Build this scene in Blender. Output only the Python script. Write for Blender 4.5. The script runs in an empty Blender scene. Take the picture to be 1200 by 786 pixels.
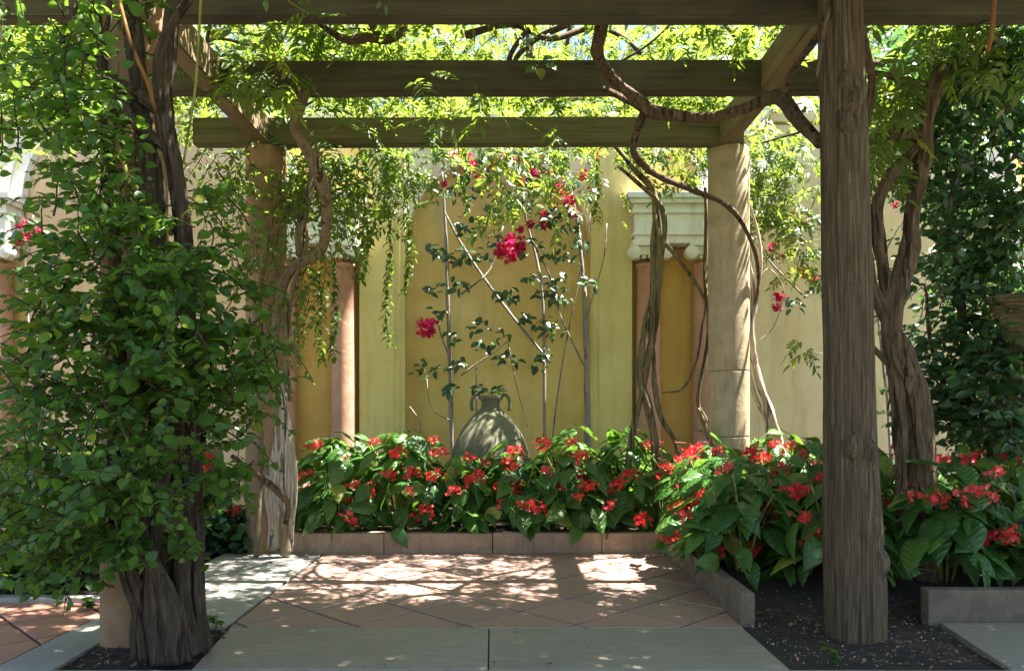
import bpy, bmesh, math, random
import numpy as np
from mathutils import Vector, Matrix, noise

random.seed(7)
rng = np.random.default_rng(7)
SC = bpy.context.scene
COL = SC.collection
R = math.radians

# ------------------------------------------------------------------ camera, sky, sun, exposure
F, HX, HY, EYE = 950.0, 600.0, 480.0, 1.1
cd = bpy.data.cameras.new("camera")
cam = bpy.data.objects.new("camera", cd)
COL.objects.link(cam)
cam.location = (0, 0, EYE)
cam.rotation_euler = (R(90), 0, 0)
cd.sensor_width = 36
cd.lens = 36 * F / 1200
cd.shift_y = (HY - 393) / 1200
cd.clip_start = 0.05
cd.clip_end = 2000
SC.camera = cam

SUN_EL, SUN_AZ = 68.5, 88.0          # azimuth measured from +Y (into the picture) towards +X
w = bpy.data.worlds.new("World")
SC.world = w
w.use_nodes = True
wn = w.node_tree
bg = wn.nodes["Background"]
sk = wn.nodes.new("ShaderNodeTexSky")
sk.sky_type = 'NISHITA'
sk.sun_disc = False
sk.sun_elevation = R(SUN_EL)
sk.sun_rotation = R(SUN_AZ)
wn.links.new(sk.outputs[0], bg.inputs[0])
bg.inputs[1].default_value = 0.05
sl = bpy.data.lights.new("sun", 'SUN')
sl.energy = 5.0
sl.angle = R(0.53)
sl.color = (1.0, 0.95, 0.86)
so = bpy.data.objects.new("sun", sl)
COL.objects.link(so)
S = Vector((math.cos(R(SUN_EL)) * math.sin(R(SUN_AZ)), math.cos(R(SUN_EL)) * math.cos(R(SUN_AZ)), math.sin(R(SUN_EL))))
so.rotation_euler = S.to_track_quat('Z', 'Y').to_euler()
SC.view_settings.view_transform = 'Standard'
SC.view_settings.look = 'None'
SC.view_settings.exposure = 3.05
SC.view_settings.gamma = 1
SC.cycles.max_bounces = 10
SC.cycles.diffuse_bounces = 5
SC.cycles.glossy_bounces = 3
SC.cycles.transmission_bounces = 6
SC.cycles.transparent_max_bounces = 4


def at(px, py, Y):
    """a point of the place, Y metres in front of the camera, from photo measurements"""
    return Vector(((px - HX) / F * Y, Y, EYE + (HY - py) / F * Y))


# ------------------------------------------------------------------ materials
def new_mat(name):
    m = bpy.data.materials.new(name)
    m.use_nodes = True
    nt = m.node_tree
    return m, nt, nt.nodes["Principled BSDF"]


def ramp(nt, fac, stops):
    r = nt.nodes.new("ShaderNodeValToRGB")
    while len(r.color_ramp.elements) < len(stops):
        r.color_ramp.elements.new(0.5)
    for e, (p, c) in zip(r.color_ramp.elements, stops):
        e.position = p
        e.color = (*c, 1)
    nt.links.new(fac, r.inputs[0])
    return r.outputs[0]


def coords(nt, scale=(1, 1, 1), kind="Object"):
    t = nt.nodes.new("ShaderNodeTexCoord")
    mp = nt.nodes.new("ShaderNodeMapping")
    mp.inputs["Scale"].default_value = scale
    nt.links.new(t.outputs[kind], mp.inputs[0])
    return mp.outputs[0]


def world_coords(nt, scale=(1, 1, 1)):
    t = nt.nodes.new("ShaderNodeNewGeometry")
    mp = nt.nodes.new("ShaderNodeMapping")
    mp.inputs["Scale"].default_value = scale
    nt.links.new(t.outputs["Position"], mp.inputs[0])
    return mp.outputs[0]


def noise_tex(nt, vec, scale, detail=5, rough=0.6, dist=0.0):
    n = nt.nodes.new("ShaderNodeTexNoise")
    n.inputs["Scale"].default_value = scale
    n.inputs["Detail"].default_value = detail
    n.inputs["Roughness"].default_value = rough
    n.inputs["Distortion"].default_value = dist
    nt.links.new(vec, n.inputs["Vector"])
    return n.outputs["Fac"]


def mixc(nt, fac, a, b, mode='MIX'):
    n = nt.nodes.new("ShaderNodeMix")
    n.data_type = 'RGBA'
    n.blend_type = mode
    for sock, v in ((n.inputs[0], fac), (n.inputs[6], a), (n.inputs[7], b)):
        if hasattr(v, "is_linked"):
            nt.links.new(v, sock)
        elif isinstance(v, (int, float)):
            sock.default_value = v
        else:
            sock.default_value = (*v, 1)
    return n.outputs[2]


def bump(nt, bsdf, h, strength, dist=0.01):
    b = nt.nodes.new("ShaderNodeBump")
    b.inputs["Strength"].default_value = strength
    b.inputs["Distance"].default_value = dist
    nt.links.new(h, b.inputs["Height"])
    nt.links.new(b.outputs[0], bsdf.inputs["Normal"])


def plaster(name, base, dark, light, rough=0.9, stain=(0.2, 0.19, 0.09), stain_amt=0.35, sc=1.0):
    m, nt, b = new_mat(name)
    v = world_coords(nt)
    big = noise_tex(nt, v, 1.7 * sc, 6, 0.65, 0.4)
    c = ramp(nt, big, [(0.25, dark), (0.5, base), (0.75, light)])
    vs = world_coords(nt, (2.4, 2.4, 0.35))
    st = noise_tex(nt, vs, 2.2 * sc, 6, 0.7, 0.3)
    sf = ramp(nt, st, [(0.5, (0, 0, 0)), (0.72, (stain_amt,) * 3)])
    c = mixc(nt, sf, c, stain)
    fine = noise_tex(nt, v, 60, 4, 0.7)
    c = mixc(nt, ramp(nt, fine, [(0.3, (0.12,) * 3), (0.7, (0, 0, 0))]), c, tuple(x * 0.6 for x in dark))
    nt.links.new(c, b.inputs["Base Color"])
    b.inputs["Roughness"].default_value = rough
    med = noise_tex(nt, v, 14, 8, 0.7)
    bump(nt, b, med, 0.35, 0.012)
    return m


def timber(name, c1, c2, axis=0, moss=(0.09, 0.085, 0.04)):
    m, nt, b = new_mat(name)
    sc = [34, 34, 34]
    sc[axis] = 1.6
    v = world_coords(nt, tuple(sc))
    g = noise_tex(nt, v, 1.0, 6, 0.65, 0.5)
    c = ramp(nt, g, [(0.3, c1), (0.62, c2), (0.8, tuple(x * 1.3 for x in c2))])
    vb = world_coords(nt)
    st = noise_tex(nt, vb, 3.0, 5, 0.6)
    c = mixc(nt, ramp(nt, st, [(0.4, (0, 0, 0)), (0.7, (0.55,) * 3)]), c, moss)
    nt.links.new(c, b.inputs["Base Color"])
    b.inputs["Roughness"].default_value = 0.85
    bump(nt, b, g, 0.5, 0.006)
    return m


def bark(name, c1, c2, c3, scale=(30, 30, 3.0), bs=0.8, crk=0.0):
    m, nt, b = new_mat(name)
    g = noise_tex(nt, world_coords(nt, scale), 1.0, 8, 0.7, 0.8)
    c = ramp(nt, g, [(0.34, c1), (0.5, c2), (0.70, c3)])
    crack = noise_tex(nt, world_coords(nt, (scale[0] * .55, scale[1] * .55, scale[2] * .35)), 1.0, 5, 0.6, 0.6)
    cf = ramp(nt, crack, [(0.385, (crk,) * 3), (0.44, (1, 1, 1)), (0.50, (1, 1, 1)), (0.54, (0.75,) * 3)])
    c = mixc(nt, 1.0, c, cf, 'MULTIPLY')
    c = mixc(nt, 0.12, c, c2)
    fib = noise_tex(nt, world_coords(nt, (scale[0] * 3.2, scale[1] * 3.2, scale[2] * 2)), 1.0, 3, 0.6)
    c = mixc(nt, ramp(nt, fib, [(0.35, (0.5,) * 3), (0.6, (0, 0, 0))]), c, c1)
    st = noise_tex(nt, world_coords(nt), 4.0, 5, 0.65)
    c = mixc(nt, ramp(nt, st, [(0.5, (0, 0, 0)), (0.7, (0.4,) * 3)]), c, tuple(x * 0.6 for x in c2))
    nt.links.new(c, b.inputs["Base Color"])
    b.inputs["Roughness"].default_value = 0.9
    b.inputs["Specular IOR Level"].default_value = 0.25
    h = nt.nodes.new("ShaderNodeMath")
    h.operation = 'MULTIPLY'
    nt.links.new(g, h.inputs[0])
    nt.links.new(cf, h.inputs[1])
    bump(nt, b, h.outputs[0], bs, 0.02)
    return m


def leafmat(name, dark, mid, light, trans, tfac=0.4, rough=0.42, veins=False, spec=0.5):
    m, nt, b = new_mat(name)
    a = nt.nodes.new("ShaderNodeAttribute")
    a.attribute_name = "var"
    oi = nt.nodes.new("ShaderNodeObjectInfo")
    ad = nt.nodes.new("ShaderNodeMath")
    ad.operation = 'ADD'
    nt.links.new(a.outputs["Fac"], ad.inputs[0])
    nt.links.new(oi.outputs["Random"], ad.inputs[1])
    fr = nt.nodes.new("ShaderNodeMath")
    fr.operation = 'FRACT'
    nt.links.new(ad.outputs[0], fr.inputs[0])
    c = ramp(nt, fr.outputs[0], [(0.0, dark), (0.55, mid), (0.92, light), (0.97, light), (0.985, tuple(min(.8, q) for q in (light[0] * 2.6 + .02, light[1] * 1.5, light[2] * 1.2)))])
    n = noise_tex(nt, world_coords(nt), 45, 3, 0.6)
    c = mixc(nt, ramp(nt, n, [(0.35, (0.3,) * 3), (0.65, (0, 0, 0))]), c, tuple(x * 0.6 for x in dark))
    nt.links.new(c, b.inputs["Base Color"])
    b.inputs["Roughness"].default_value = rough
    b.inputs["Specular IOR Level"].default_value = spec
    if veins:
        uv = coords(nt, (1, 1, 1), "UV")
        wv = nt.nodes.new("ShaderNodeTexWave")
        wv.wave_type = 'BANDS'
        wv.bands_direction = 'DIAGONAL'
        wv.inputs["Scale"].default_value = 3.2
        wv.inputs["Distortion"].default_value = 0.6
        nt.links.new(uv, wv.inputs["Vector"])
        bump(nt, b, wv.outputs["Fac"], 0.35, 0.01)
    t = nt.nodes.new("ShaderNodeBsdfTranslucent")
    tc = mixc(nt, 0.65, c, trans)
    nt.links.new(tc, t.inputs["Color"])
    mx = nt.nodes.new("ShaderNodeMixShader")
    mx.inputs[0].default_value = tfac
    nt.links.new(b.outputs[0], mx.inputs[1])
    nt.links.new(t.outputs[0], mx.inputs[2])
    out = nt.nodes["Material Output"]
    nt.links.new(mx.outputs[0], out.inputs[0])
    return m


M = {}
M['wall'] = plaster('ochre_plaster', (0.64, 0.455, 0.15), (0.52, 0.35, 0.10), (0.72, 0.56, 0.26), stain=(0.36, 0.31, 0.17), stain_amt=.65)
M['cream'] = plaster('cream_plaster', (0.74, 0.60, 0.34), (0.65, 0.50, 0.25), (0.79, 0.69, 0.45), stain=(0.42, 0.33, 0.18), stain_amt=.6)  # glow on the upper wall and right bay put into this lighter cream
M['peach'] = plaster('peach_plaster', (0.66, 0.47, 0.28), (0.56, 0.38, 0.2), (0.70, 0.54, 0.36), stain=(0.4, 0.28, 0.16))
M['pilaster'] = plaster('pilaster_plaster', (0.63, 0.51, 0.20), (0.54, 0.43, 0.15), (0.69, 0.59, 0.29), stain=(0.33, 0.30, 0.12), stain_amt=.6)
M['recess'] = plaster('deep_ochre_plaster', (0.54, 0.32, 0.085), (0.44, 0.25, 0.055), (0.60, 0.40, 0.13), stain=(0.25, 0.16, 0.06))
M['pink'] = plaster('pink_marble', (0.46, 0.235, 0.155), (0.33, 0.16, 0.105), (0.56, 0.33, 0.24), 0.7, stain=(0.3, 0.22, 0.13), sc=3)
M['white'] = plaster('white_stucco', (0.78, 0.76, 0.69), (0.68, 0.65, 0.56), (0.82, 0.80, 0.75), stain=(0.42, 0.37, 0.24), stain_amt=0.5, sc=3)
M['column'] = plaster('weathered_column', (0.38, 0.29, 0.18), (0.24, 0.185, 0.10), (0.48, 0.38, 0.26), stain=(0.16, 0.16, 0.05), stain_amt=0.6, sc=3)
M['column_pink'] = plaster('terracotta_column', (0.27, 0.16, 0.085), (0.17, 0.10, 0.055), (0.36, 0.235, 0.145), stain=(0.22, 0.17, 0.09), stain_amt=0.5, sc=3)
M['amphora'] = plaster('mossy_terracotta', (0.125, 0.12, 0.07), (0.075, 0.08, 0.045), (0.19, 0.175, 0.11), stain=(0.26, 0.22, 0.14), stain_amt=0.5, sc=5)
M['planter'] = plaster('planter_stone', (0.19, 0.135, 0.07), (0.12, 0.085, 0.045), (0.27, 0.2, 0.115), sc=6)
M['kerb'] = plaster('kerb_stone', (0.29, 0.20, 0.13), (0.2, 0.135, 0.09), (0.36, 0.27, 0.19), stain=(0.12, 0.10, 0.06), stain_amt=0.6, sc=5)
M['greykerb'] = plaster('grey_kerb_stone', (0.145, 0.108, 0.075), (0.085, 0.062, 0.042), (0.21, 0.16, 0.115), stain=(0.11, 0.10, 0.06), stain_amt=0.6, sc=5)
M['beam'] = timber('beam_timber', (0.02, 0.017, 0.011), (0.066, 0.054, 0.034), 0)  # shade on the near and middle beams put into this darker base
M['beam_far'] = timber('far_beam_timber', (0.05, 0.045, 0.02), (0.13, 0.11, 0.052), 0, (0.11, 0.11, 0.045))  # lighter copy for the far beam: greenish light put into the tint, plus moss
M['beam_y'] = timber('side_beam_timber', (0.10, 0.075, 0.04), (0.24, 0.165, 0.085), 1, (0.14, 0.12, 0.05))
M['bark_post'] = bark('post_bark', (0.04, 0.028, 0.017), (0.135, 0.096, 0.058), (0.25, 0.19, 0.125), (64, 64, 3.0), .75, .3)
M['bark_dark'] = bark('dark_vine_bark', (0.03, 0.02, 0.013), (0.085, 0.06, 0.04), (0.165, 0.122, 0.087), (40, 40, 4.5))
M['bark_vine'] = bark('twisted_vine_bark', (0.04, 0.026, 0.015), (0.14, 0.094, 0.055), (0.24, 0.17, 0.105), (40, 40, 6), 0.9)
M['bark_pale'] = bark('pale_vine_bark', (0.26, 0.21, 0.15), (0.42, 0.35, 0.26), (0.55, 0.48, 0.38), (40, 40, 5), 0.6)
M['bark_tan'] = bark('tan_vine_bark', (0.10, 0.07, 0.04), (0.22, 0.165, 0.095), (0.33, 0.26, 0.16), (34, 34, 5), 0.7)
M['bark_grey'] = bark('grey_bougainvillea_bark', (0.18, 0.15, 0.13), (0.28, 0.25, 0.22), (0.36, 0.33, 0.3), (50, 50, 8), 0.5)
M['bark_moss'] = bark('mossy_vine_bark', (0.085, 0.07, 0.03), (0.19, 0.15, 0.07), (0.32, 0.25, 0.14), (40, 40, 6), 0.7)
M['cane'] = bark('tan_cane', (0.16, 0.075, 0.025), (0.26, 0.12, 0.04), (0.34, 0.18, 0.07), (20, 20, 4), 0.2)
M['greencane'] = bark('green_cane', (0.13, 0.13, 0.035), (0.23, 0.22, 0.06), (0.32, 0.27, 0.1), (20, 20, 4), 0.2)

M['l_canopy'] = leafmat('canopy_leaf', (0.045, 0.085, 0.015), (0.07, 0.13, 0.022), (0.11, 0.17, 0.03), (0.34, 0.46, 0.045), 0.45, 0.5)
M['l_vine'] = leafmat('climber_leaf', (0.028, 0.085, 0.014), (0.052, 0.145, 0.022), (0.10, 0.19, 0.028), (0.26, 0.43, 0.035), 0.42, 0.42, False, 0.35)
M['l_shrub'] = leafmat('shrub_leaf', (0.022, 0.065, 0.030), (0.040, 0.108, 0.044), (0.075, 0.155, 0.052), (0.14, 0.30, 0.06), 0.34, 0.3)
M['l_bush'] = leafmat('bush_leaf', (0.03, 0.08, 0.016), (0.06, 0.13, 0.025), (0.09, 0.17, 0.035), (0.20, 0.36, 0.04), 0.35, 0.42)
M['l_begonia'] = leafmat('begonia_leaf', (0.03, 0.092, 0.018), (0.052, 0.14, 0.026), (0.095, 0.19, 0.035), (0.22, 0.42, 0.04), 0.33, 0.33, True, 0.4)
M['l_boug'] = leafmat('bougainvillea_leaf', (0.02, 0.05, 0.02), (0.03, 0.075, 0.025), (0.045, 0.1, 0.03), (0.12, 0.25, 0.04), 0.3, 0.4)
M['l_tree'] = leafmat('tree_leaf', (0.06, 0.10, 0.016), (0.09, 0.14, 0.022), (0.12, 0.18, 0.03), (0.38, 0.46, 0.05), 0.45, 0.5)
M['f_red'] = leafmat('begonia_petal', (0.60, 0.02, 0.025), (0.74, 0.04, 0.042), (0.80, 0.11, 0.11), (0.85, 0.07, 0.06), 0.35, 0.4)
M['f_boug'] = leafmat('bougainvillea_bract', (0.46, 0.010, 0.055), (0.58, 0.016, 0.075), (0.64, 0.03, 0.16), (0.72, 0.02, 0.12), 0.4, 0.5)
M['petal_white'] = leafmat('fallen_petal', (0.5, 0.46, 0.36), (0.7, 0.66, 0.55), (0.8, 0.78, 0.7), (0.6, 0.55, 0.4), 0.2, 0.6)
M['litter'] = leafmat('dry_leaf', (0.09, 0.05, 0.025), (0.17, 0.09, 0.04), (0.26, 0.15, 0.07), (0.2, 0.1, 0.03), 0.15, 0.7)


def stone_floor(name, base, dark, light, stretch=(2, 9, 9), rough=0.55, vary=0.25):
    m, nt, b = new_mat(name)
    v = world_coords(nt, stretch)
    g = noise_tex(nt, v, 1.6, 8, 0.7, 0.6)
    c = ramp(nt, g, [(0.28, dark), (0.5, base), (0.72, light)])
    oi = nt.nodes.new("ShaderNodeObjectInfo")
    c = mixc(nt, vary, c, ramp(nt, oi.outputs["Random"], [(0, dark), (0.5, base), (1, light)]))
    pits = noise_tex(nt, world_coords(nt, (18, 60, 60)), 1.0, 4, 0.6)
    c = mixc(nt, ramp(nt, pits, [(0.27, (0.7,) * 3), (0.36, (0, 0, 0))]), c, tuple(x * 0.45 for x in dark))
    bl = noise_tex(nt, world_coords(nt), 2.2, 5, 0.6)
    c = mixc(nt, ramp(nt, bl, [(0.42, (0, 0, 0)), (0.7, (0.45,) * 3)]), c, dark)
    nt.links.new(c, b.inputs["Base Color"])
    b.inputs["Roughness"].default_value = rough
    bump(nt, b, g, 0.15, 0.006)
    return m


M['slab'] = stone_floor('grey_travertine', (0.265, 0.23, 0.19), (0.17, 0.148, 0.122), (0.36, 0.315, 0.265), (3, 40, 40), 0.5, 0.15)
M['strip'] = stone_floor('grey_border_stone', (0.27, 0.255, 0.225), (0.20, 0.19, 0.165), (0.34, 0.32, 0.29), (9, 5, 5), 0.6, 0.2)
M['tile'] = stone_floor('terracotta_tile', (0.30, 0.195, 0.155), (0.235, 0.16, 0.135), (0.38, 0.195, 0.15), (3, 3, 3), 0.5, 0.55)
M['redtile'] = stone_floor('red_walkway_tile', (0.36, 0.17, 0.115), (0.29, 0.13, 0.09), (0.42, 0.21, 0.15), (3, 3, 3), 0.6, 0.4)
M['grout'] = stone_floor('grout', (0.022, 0.017, 0.012), (0.015, 0.012, 0.009), (0.03, 0.025, 0.02), (6, 6, 6), 0.9, 0)


def soil_mat():
    m, nt, b = new_mat('dark_soil')
    v = world_coords(nt)
    g = noise_tex(nt, v, 18, 9, 0.75)
    c = ramp(nt, g, [(0.3, (0.014, 0.009, 0.006)), (0.55, (0.04, 0.026, 0.017)), (0.8, (0.10, 0.068, 0.045))])
    nt.links.new(c, b.inputs["Base Color"])
    b.inputs["Roughness"].default_value = 0.95
    bump(nt, b, g, 1.0, 0.03)
    return m


M['soil'] = soil_mat()
mg, ntg, bsg = new_mat('garden_ground')
gg = noise_tex(ntg, world_coords(ntg), 3, 8, 0.7)
ntg.links.new(ramp(ntg, gg, [(0.3, (0.05, 0.05, 0.02)), (0.6, (0.09, 0.08, 0.04)), (0.8, (0.13, 0.11, 0.065))]), bsg.inputs["Base Color"])
bsg.inputs["Roughness"].default_value = 0.95
bump(ntg, bsg, gg, 0.6, 0.02)
M['ground'] = mg


# ------------------------------------------------------------------ object helpers
def tag(o, label=None, cat=None, group=None, kind=None):
    if label:
        o['label'] = label
    if cat:
        o['category'] = cat
    if group:
        o['group'] = group
    if kind:
        o['kind'] = kind
    return o


def thing(name, label, cat, loc=(0, 0, 0), group=None):
    o = bpy.data.objects.new(name, None)
    COL.objects.link(o)
    o.location = loc
    o.empty_display_size = 0.1
    return tag(o, label, cat, group, 'thing')


def link(name, mesh, parent=None, mw=None):
    o = bpy.data.objects.new(name, mesh)
    COL.objects.link(o)
    if parent is not None:
        o.parent = parent
        loc = Vector((0, 0, 0))
        p = parent
        while p is not None:
            loc = loc + p.location
            p = p.parent
        inv = Matrix.Translation(-loc)
        o.matrix_basis = inv @ (mw if mw is not None else Matrix.Identity(4))
    elif mw is not None:
        o.matrix_basis = mw
    return o


def mesh_of(name, verts, faces, mat, smooth=False):
    me = bpy.data.meshes.new(name)
    me.from_pydata([tuple(v) for v in verts], [], faces)
    me.materials.append(mat)
    if smooth:
        me.polygons.foreach_set("use_smooth", [True] * len(me.polygons))
    me.update()
    return me


def bm_mesh(name, bm, mat, smooth=False):
    me = bpy.data.meshes.new(name)
    bm.to_mesh(me)
    bm.free()
    me.materials.append(mat)
    if smooth:
        me.polygons.foreach_set("use_smooth", [True] * len(me.polygons))
    return me


def box_bm(x0, x1, y0, y1, z0, z1, bev=0.0, bm=None):
    own = bm is None
    bm = bm or bmesh.new()
    vs = [bm.verts.new(p) for p in ((x0, y0, z0), (x1, y0, z0), (x1, y1, z0), (x0, y1, z0), (x0, y0, z1), (x1, y0, z1), (x1, y1, z1), (x0, y1, z1))]
    fs = [bm.faces.new([vs[i] for i in f]) for f in ((3, 2, 1, 0), (4, 5, 6, 7), (0, 1, 5, 4), (1, 2, 6, 5), (2, 3, 7, 6), (3, 0, 4, 7))]
    if bev > 0:
        es = list({e for f in fs for e in f.edges})
        bmesh.ops.bevel(bm, geom=es, offset=bev, segments=2, affect='EDGES', profile=0.6)
    return bm


def box(name, b, mat, parent=None, bev=0.006):
    return link(name, bm_mesh(name, box_bm(*b, bev=bev), mat), parent)


def lathe(name, profile, mat, parent=None, center=(0, 0, 0), n=40, wob=0.0, seed=0):
    vs, fs = [], []
    cx, cy, cz = center
    for i, (r, z) in enumerate(profile):
        for k in range(n):
            a = 2 * math.pi * k / n
            rr = r
            if wob:
                rr = r * (1 + wob * noise.noise((math.cos(a) * 2 + seed, math.sin(a) * 2, z * 2.5)))
            vs.append((cx + rr * math.cos(a), cy + rr * math.sin(a), cz + z))
    for i in range(len(profile) - 1):
        for k in range(n):
            a, b = i * n + k, i * n + (k + 1) % n
            fs.append((a, b, b + n, a + n))
    fs.append(tuple(reversed(range(n))))
    fs.append(tuple(range((len(profile) - 1) * n, len(profile) * n)))
    me = mesh_of(name, vs, fs, mat, True)
    return link(name, me, parent)


def resample(pts, rad, step):
    """Catmull-Rom through pts"""
    P = [Vector(p) for p in pts]
    if len(P) == 1:
        return P, list(rad)
    ext = [P[0] * 2 - P[1]] + P + [P[-1] * 2 - P[-2]]
    out, ro = [], []
    for i in range(len(P) - 1):
        p0, p1, p2, p3 = ext[i:i + 4]
        n = max(2, int((p2 - p1).length / step))
        for k in range(n):
            t = k / n
            out.append(0.5 * ((2 * p1) + (p2 - p0) * t + (2 * p0 - 5 * p1 + 4 * p2 - p3) * t * t + (3 * p1 - p0 - 3 * p2 + p3) * t ** 3))
            ro.append(rad[i] * (1 - t) + rad[i + 1] * t)
    out.append(P[-1])
    ro.append(rad[-1])
    return out, ro


def tube_data(pts, rad, n=10, step=0.05, ridge=0.0, rk=5, twist=3.0, jit=0.0, seed=0, flat=1.0):
    if isinstance(rad, (int, float)):
        rad = [rad] * len(pts)
    P, rr = resample(pts, rad, step)
    vs, fs = [], []
    up = None
    dist = 0
    for i, p in enumerate(P):
        t = (P[min(i + 1, len(P) - 1)] - P[max(i - 1, 0)])
        t = t.normalized() if t.length > 1e-9 else Vector((0, 0, 1))
        if up is None:
            up = t.orthogonal().normalized()
        up = (up - t * up.dot(t))
        up = up.normalized() if up.length > 1e-6 else t.orthogonal().normalized()
        side = t.cross(up)
        if i:
            dist += (p - P[i - 1]).length
        kn = 1.0 + (noise.noise((dist * 5.5, seed * 1.7, 0.3)) * .28 + noise.noise((dist * 16, seed * 1.7, 5.3)) * .12 if ridge else 0)
        for k in range(n):
            a = 2 * math.pi * k / n
            m = kn
            if ridge:
                m += ridge * (math.sin(rk * a + twist * dist + seed) * 0.6 + noise.noise((math.cos(a) * 2.2 + seed * 3.1, math.sin(a) * 2.2, dist * 3.5)) * 1.1)
            vs.append(p + (up * math.cos(a) + side * math.sin(a) * flat) * rr[i] * m)
    L = len(P)
    for i in range(L - 1):
        for k in range(n):
            a, b = i * n + k, i * n + (k + 1) % n
            fs.append((a, b, b + n, a + n))
    fs.append(tuple(reversed(range(n))))
    fs.append(tuple(range((L - 1) * n, L * n)))
    return vs, fs


def tube(name, pts, rad, mat, parent=None, **kw):
    vs, fs = tube_data(pts, rad, **kw)
    return link(name, mesh_of(name, vs, fs, mat, True), parent)


def tubes(name, lst, mat, parent=None, **kw):
    V, Fc = [], []
    for pts, rad in lst:
        vs, fs = tube_data(pts, rad, **kw)
        o = len(V)
        V += vs
        Fc += [tuple(i + o for i in f) for f in fs]
    return link(name, mesh_of(name, V, Fc, mat, True), parent)


# ------------------------------------------------------------------ leaves
def T_simple(wd=0.5, cup=0.1, droop=0.12):
    v = [(0, 0, 0), (0.35, wd * .5, cup * .5 - droop * .12), (0.72, wd * .36, cup * .4 - droop * .5), (1, 0, -droop), (0.72, -wd * .36, cup * .4 - droop * .5), (0.35, -wd * .5, cup * .5 - droop * .12), (0.5, 0, -droop * .25)]
    f = [(0, 6, 1), (1, 6, 2), (2, 6, 3), (3, 6, 4), (4, 6, 5), (5, 6, 0)]
    return np.array(v, float), f


def T_round(wd=0.8, cup=0.12, droop=0.2):
    v = [(0, 0, 0), (.14, wd * .36, .3 * cup), (.42, wd * .5, cup * .6 - droop * .15), (.74, wd * .34, cup * .5 - droop * .5), (1, 0, -droop),
         (.74, -wd * .34, cup * .5 - droop * .5), (.42, -wd * .5, cup * .6 - droop * .15), (.14, -wd * .36, .3 * cup), (.4, 0, -droop * .12), (.72, 0, -droop * .45),
         (-.28, .012, -.02), (-.28, -.012, -.02)]
    f = [(0, 8, 1), (1, 8, 2), (2, 8, 9, 3), (3, 9, 4), (4, 9, 5), (5, 9, 8, 6), (6, 8, 7), (7, 8, 0), (0, 10, 11)]
    return np.array(v, float), f


def T_begonia(wd=0.62, droop=0.28, seed=0):
    r = random.Random(seed)
    xs = [0.0, .12, .3, .52, .75, .92]
    hw = [.16, .42, .5, .44, .26, .09]
    v, f = [], []
    bend = r.uniform(-.12, .12)
    for i, x in enumerate(xs):
        z = -droop * x ** 1.7
        yo = bend * x * x
        a = hw[i] * wd
        k = -.07 if i == 0 else 0
        wv = r.uniform(-.02, .02)
        v += [(x + k, yo + a * 1.12, z + a * .05 + wv - .05 * (i == 0)), (x + .02, yo + a * .55, z + a * .24), (x + .04, yo, z), (x + .02, yo - a * .5, z + a * .22), (x + k, yo - a * .92, z + a * .02 - wv)]
    v.append((1.03, bend, -droop * 1.08))
    for i in range(len(xs) - 1):
        for j in range(4):
            a = i * 5 + j
            f.append((a, a + 5, a + 6, a + 1))
    b = (len(xs) - 1) * 5
    f += [(b + j, len(v) - 1, b + j + 1) for j in range(4)]
    n0 = len(v)
    v += [(.02, .02, .0), (.02, -.02, .0), (-.45, .02, -.12), (-.45, -.02, -.12), (-.45, 0, -.15), (.02, 0, -.03)]
    f += [(n0, n0 + 2, n0 + 3, n0 + 1), (n0, n0 + 5, n0 + 4, n0 + 2), (n0 + 1, n0 + 3, n0 + 4, n0 + 5)]
    return np.array(v, float), f


def T_pinnate(nl=4, leaf=0.34, wd=0.3, droop=0.35, seed=0):
    r = random.Random(seed)
    v, f = [], []
    lv, lf = T_simple(wd * 1.0, 0.08, 0.2)

    def add(x, ang, s):
        o = len(v)
        ca, sa = math.cos(ang), math.sin(ang)
        tw = r.uniform(-.5, .5)
        zb = -droop * x * x
        for (a, b, c) in lv:
            yy, zz = b * math.cos(tw) - c * math.sin(tw), b * math.sin(tw) + c * math.cos(tw)
            X, Y = a * ca - yy * sa, a * sa + yy * ca
            v.append((x + X * s, Y * s, zb + zz * s - .14 * s * a))
        f.extend(tuple(i + o for i in q) for q in lf)
    for k in range(nl):
        x = .22 + .62 * k / nl
        s = leaf * (0.85 + .25 * math.sin(math.pi * (k + .5) / nl)) * r.uniform(.85, 1.1)
        add(x, r.uniform(.85, 1.15), s)
        add(x + .02, -r.uniform(.85, 1.15), s)
    add(.84, r.uniform(-.2, .2), leaf)
    o = len(v)
    for k in range(5):
        x = k / 4 * .86
        v += [(x, .008, -droop * x * x), (x, -.008, -droop * x * x)]
    f += [(o + 2 * k, o + 2 * k + 1, o + 2 * k + 3, o + 2 * k + 2) for k in range(4)]
    return np.array(v, float), f


def frames(A, N):
    A = A / np.maximum(np.linalg.norm(A, axis=1, keepdims=True), 1e-9)
    N = N - A * np.sum(A * N, axis=1, keepdims=True)
    l = np.linalg.norm(N, axis=1, keepdims=True)
    N = np.where(l < 1e-4, np.cross(A, np.array([[0.3, 0.9, 0.1]])), N)
    N = N / np.maximum(np.linalg.norm(N, axis=1, keepdims=True), 1e-9)
    return A, np.cross(N, A), N


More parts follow.
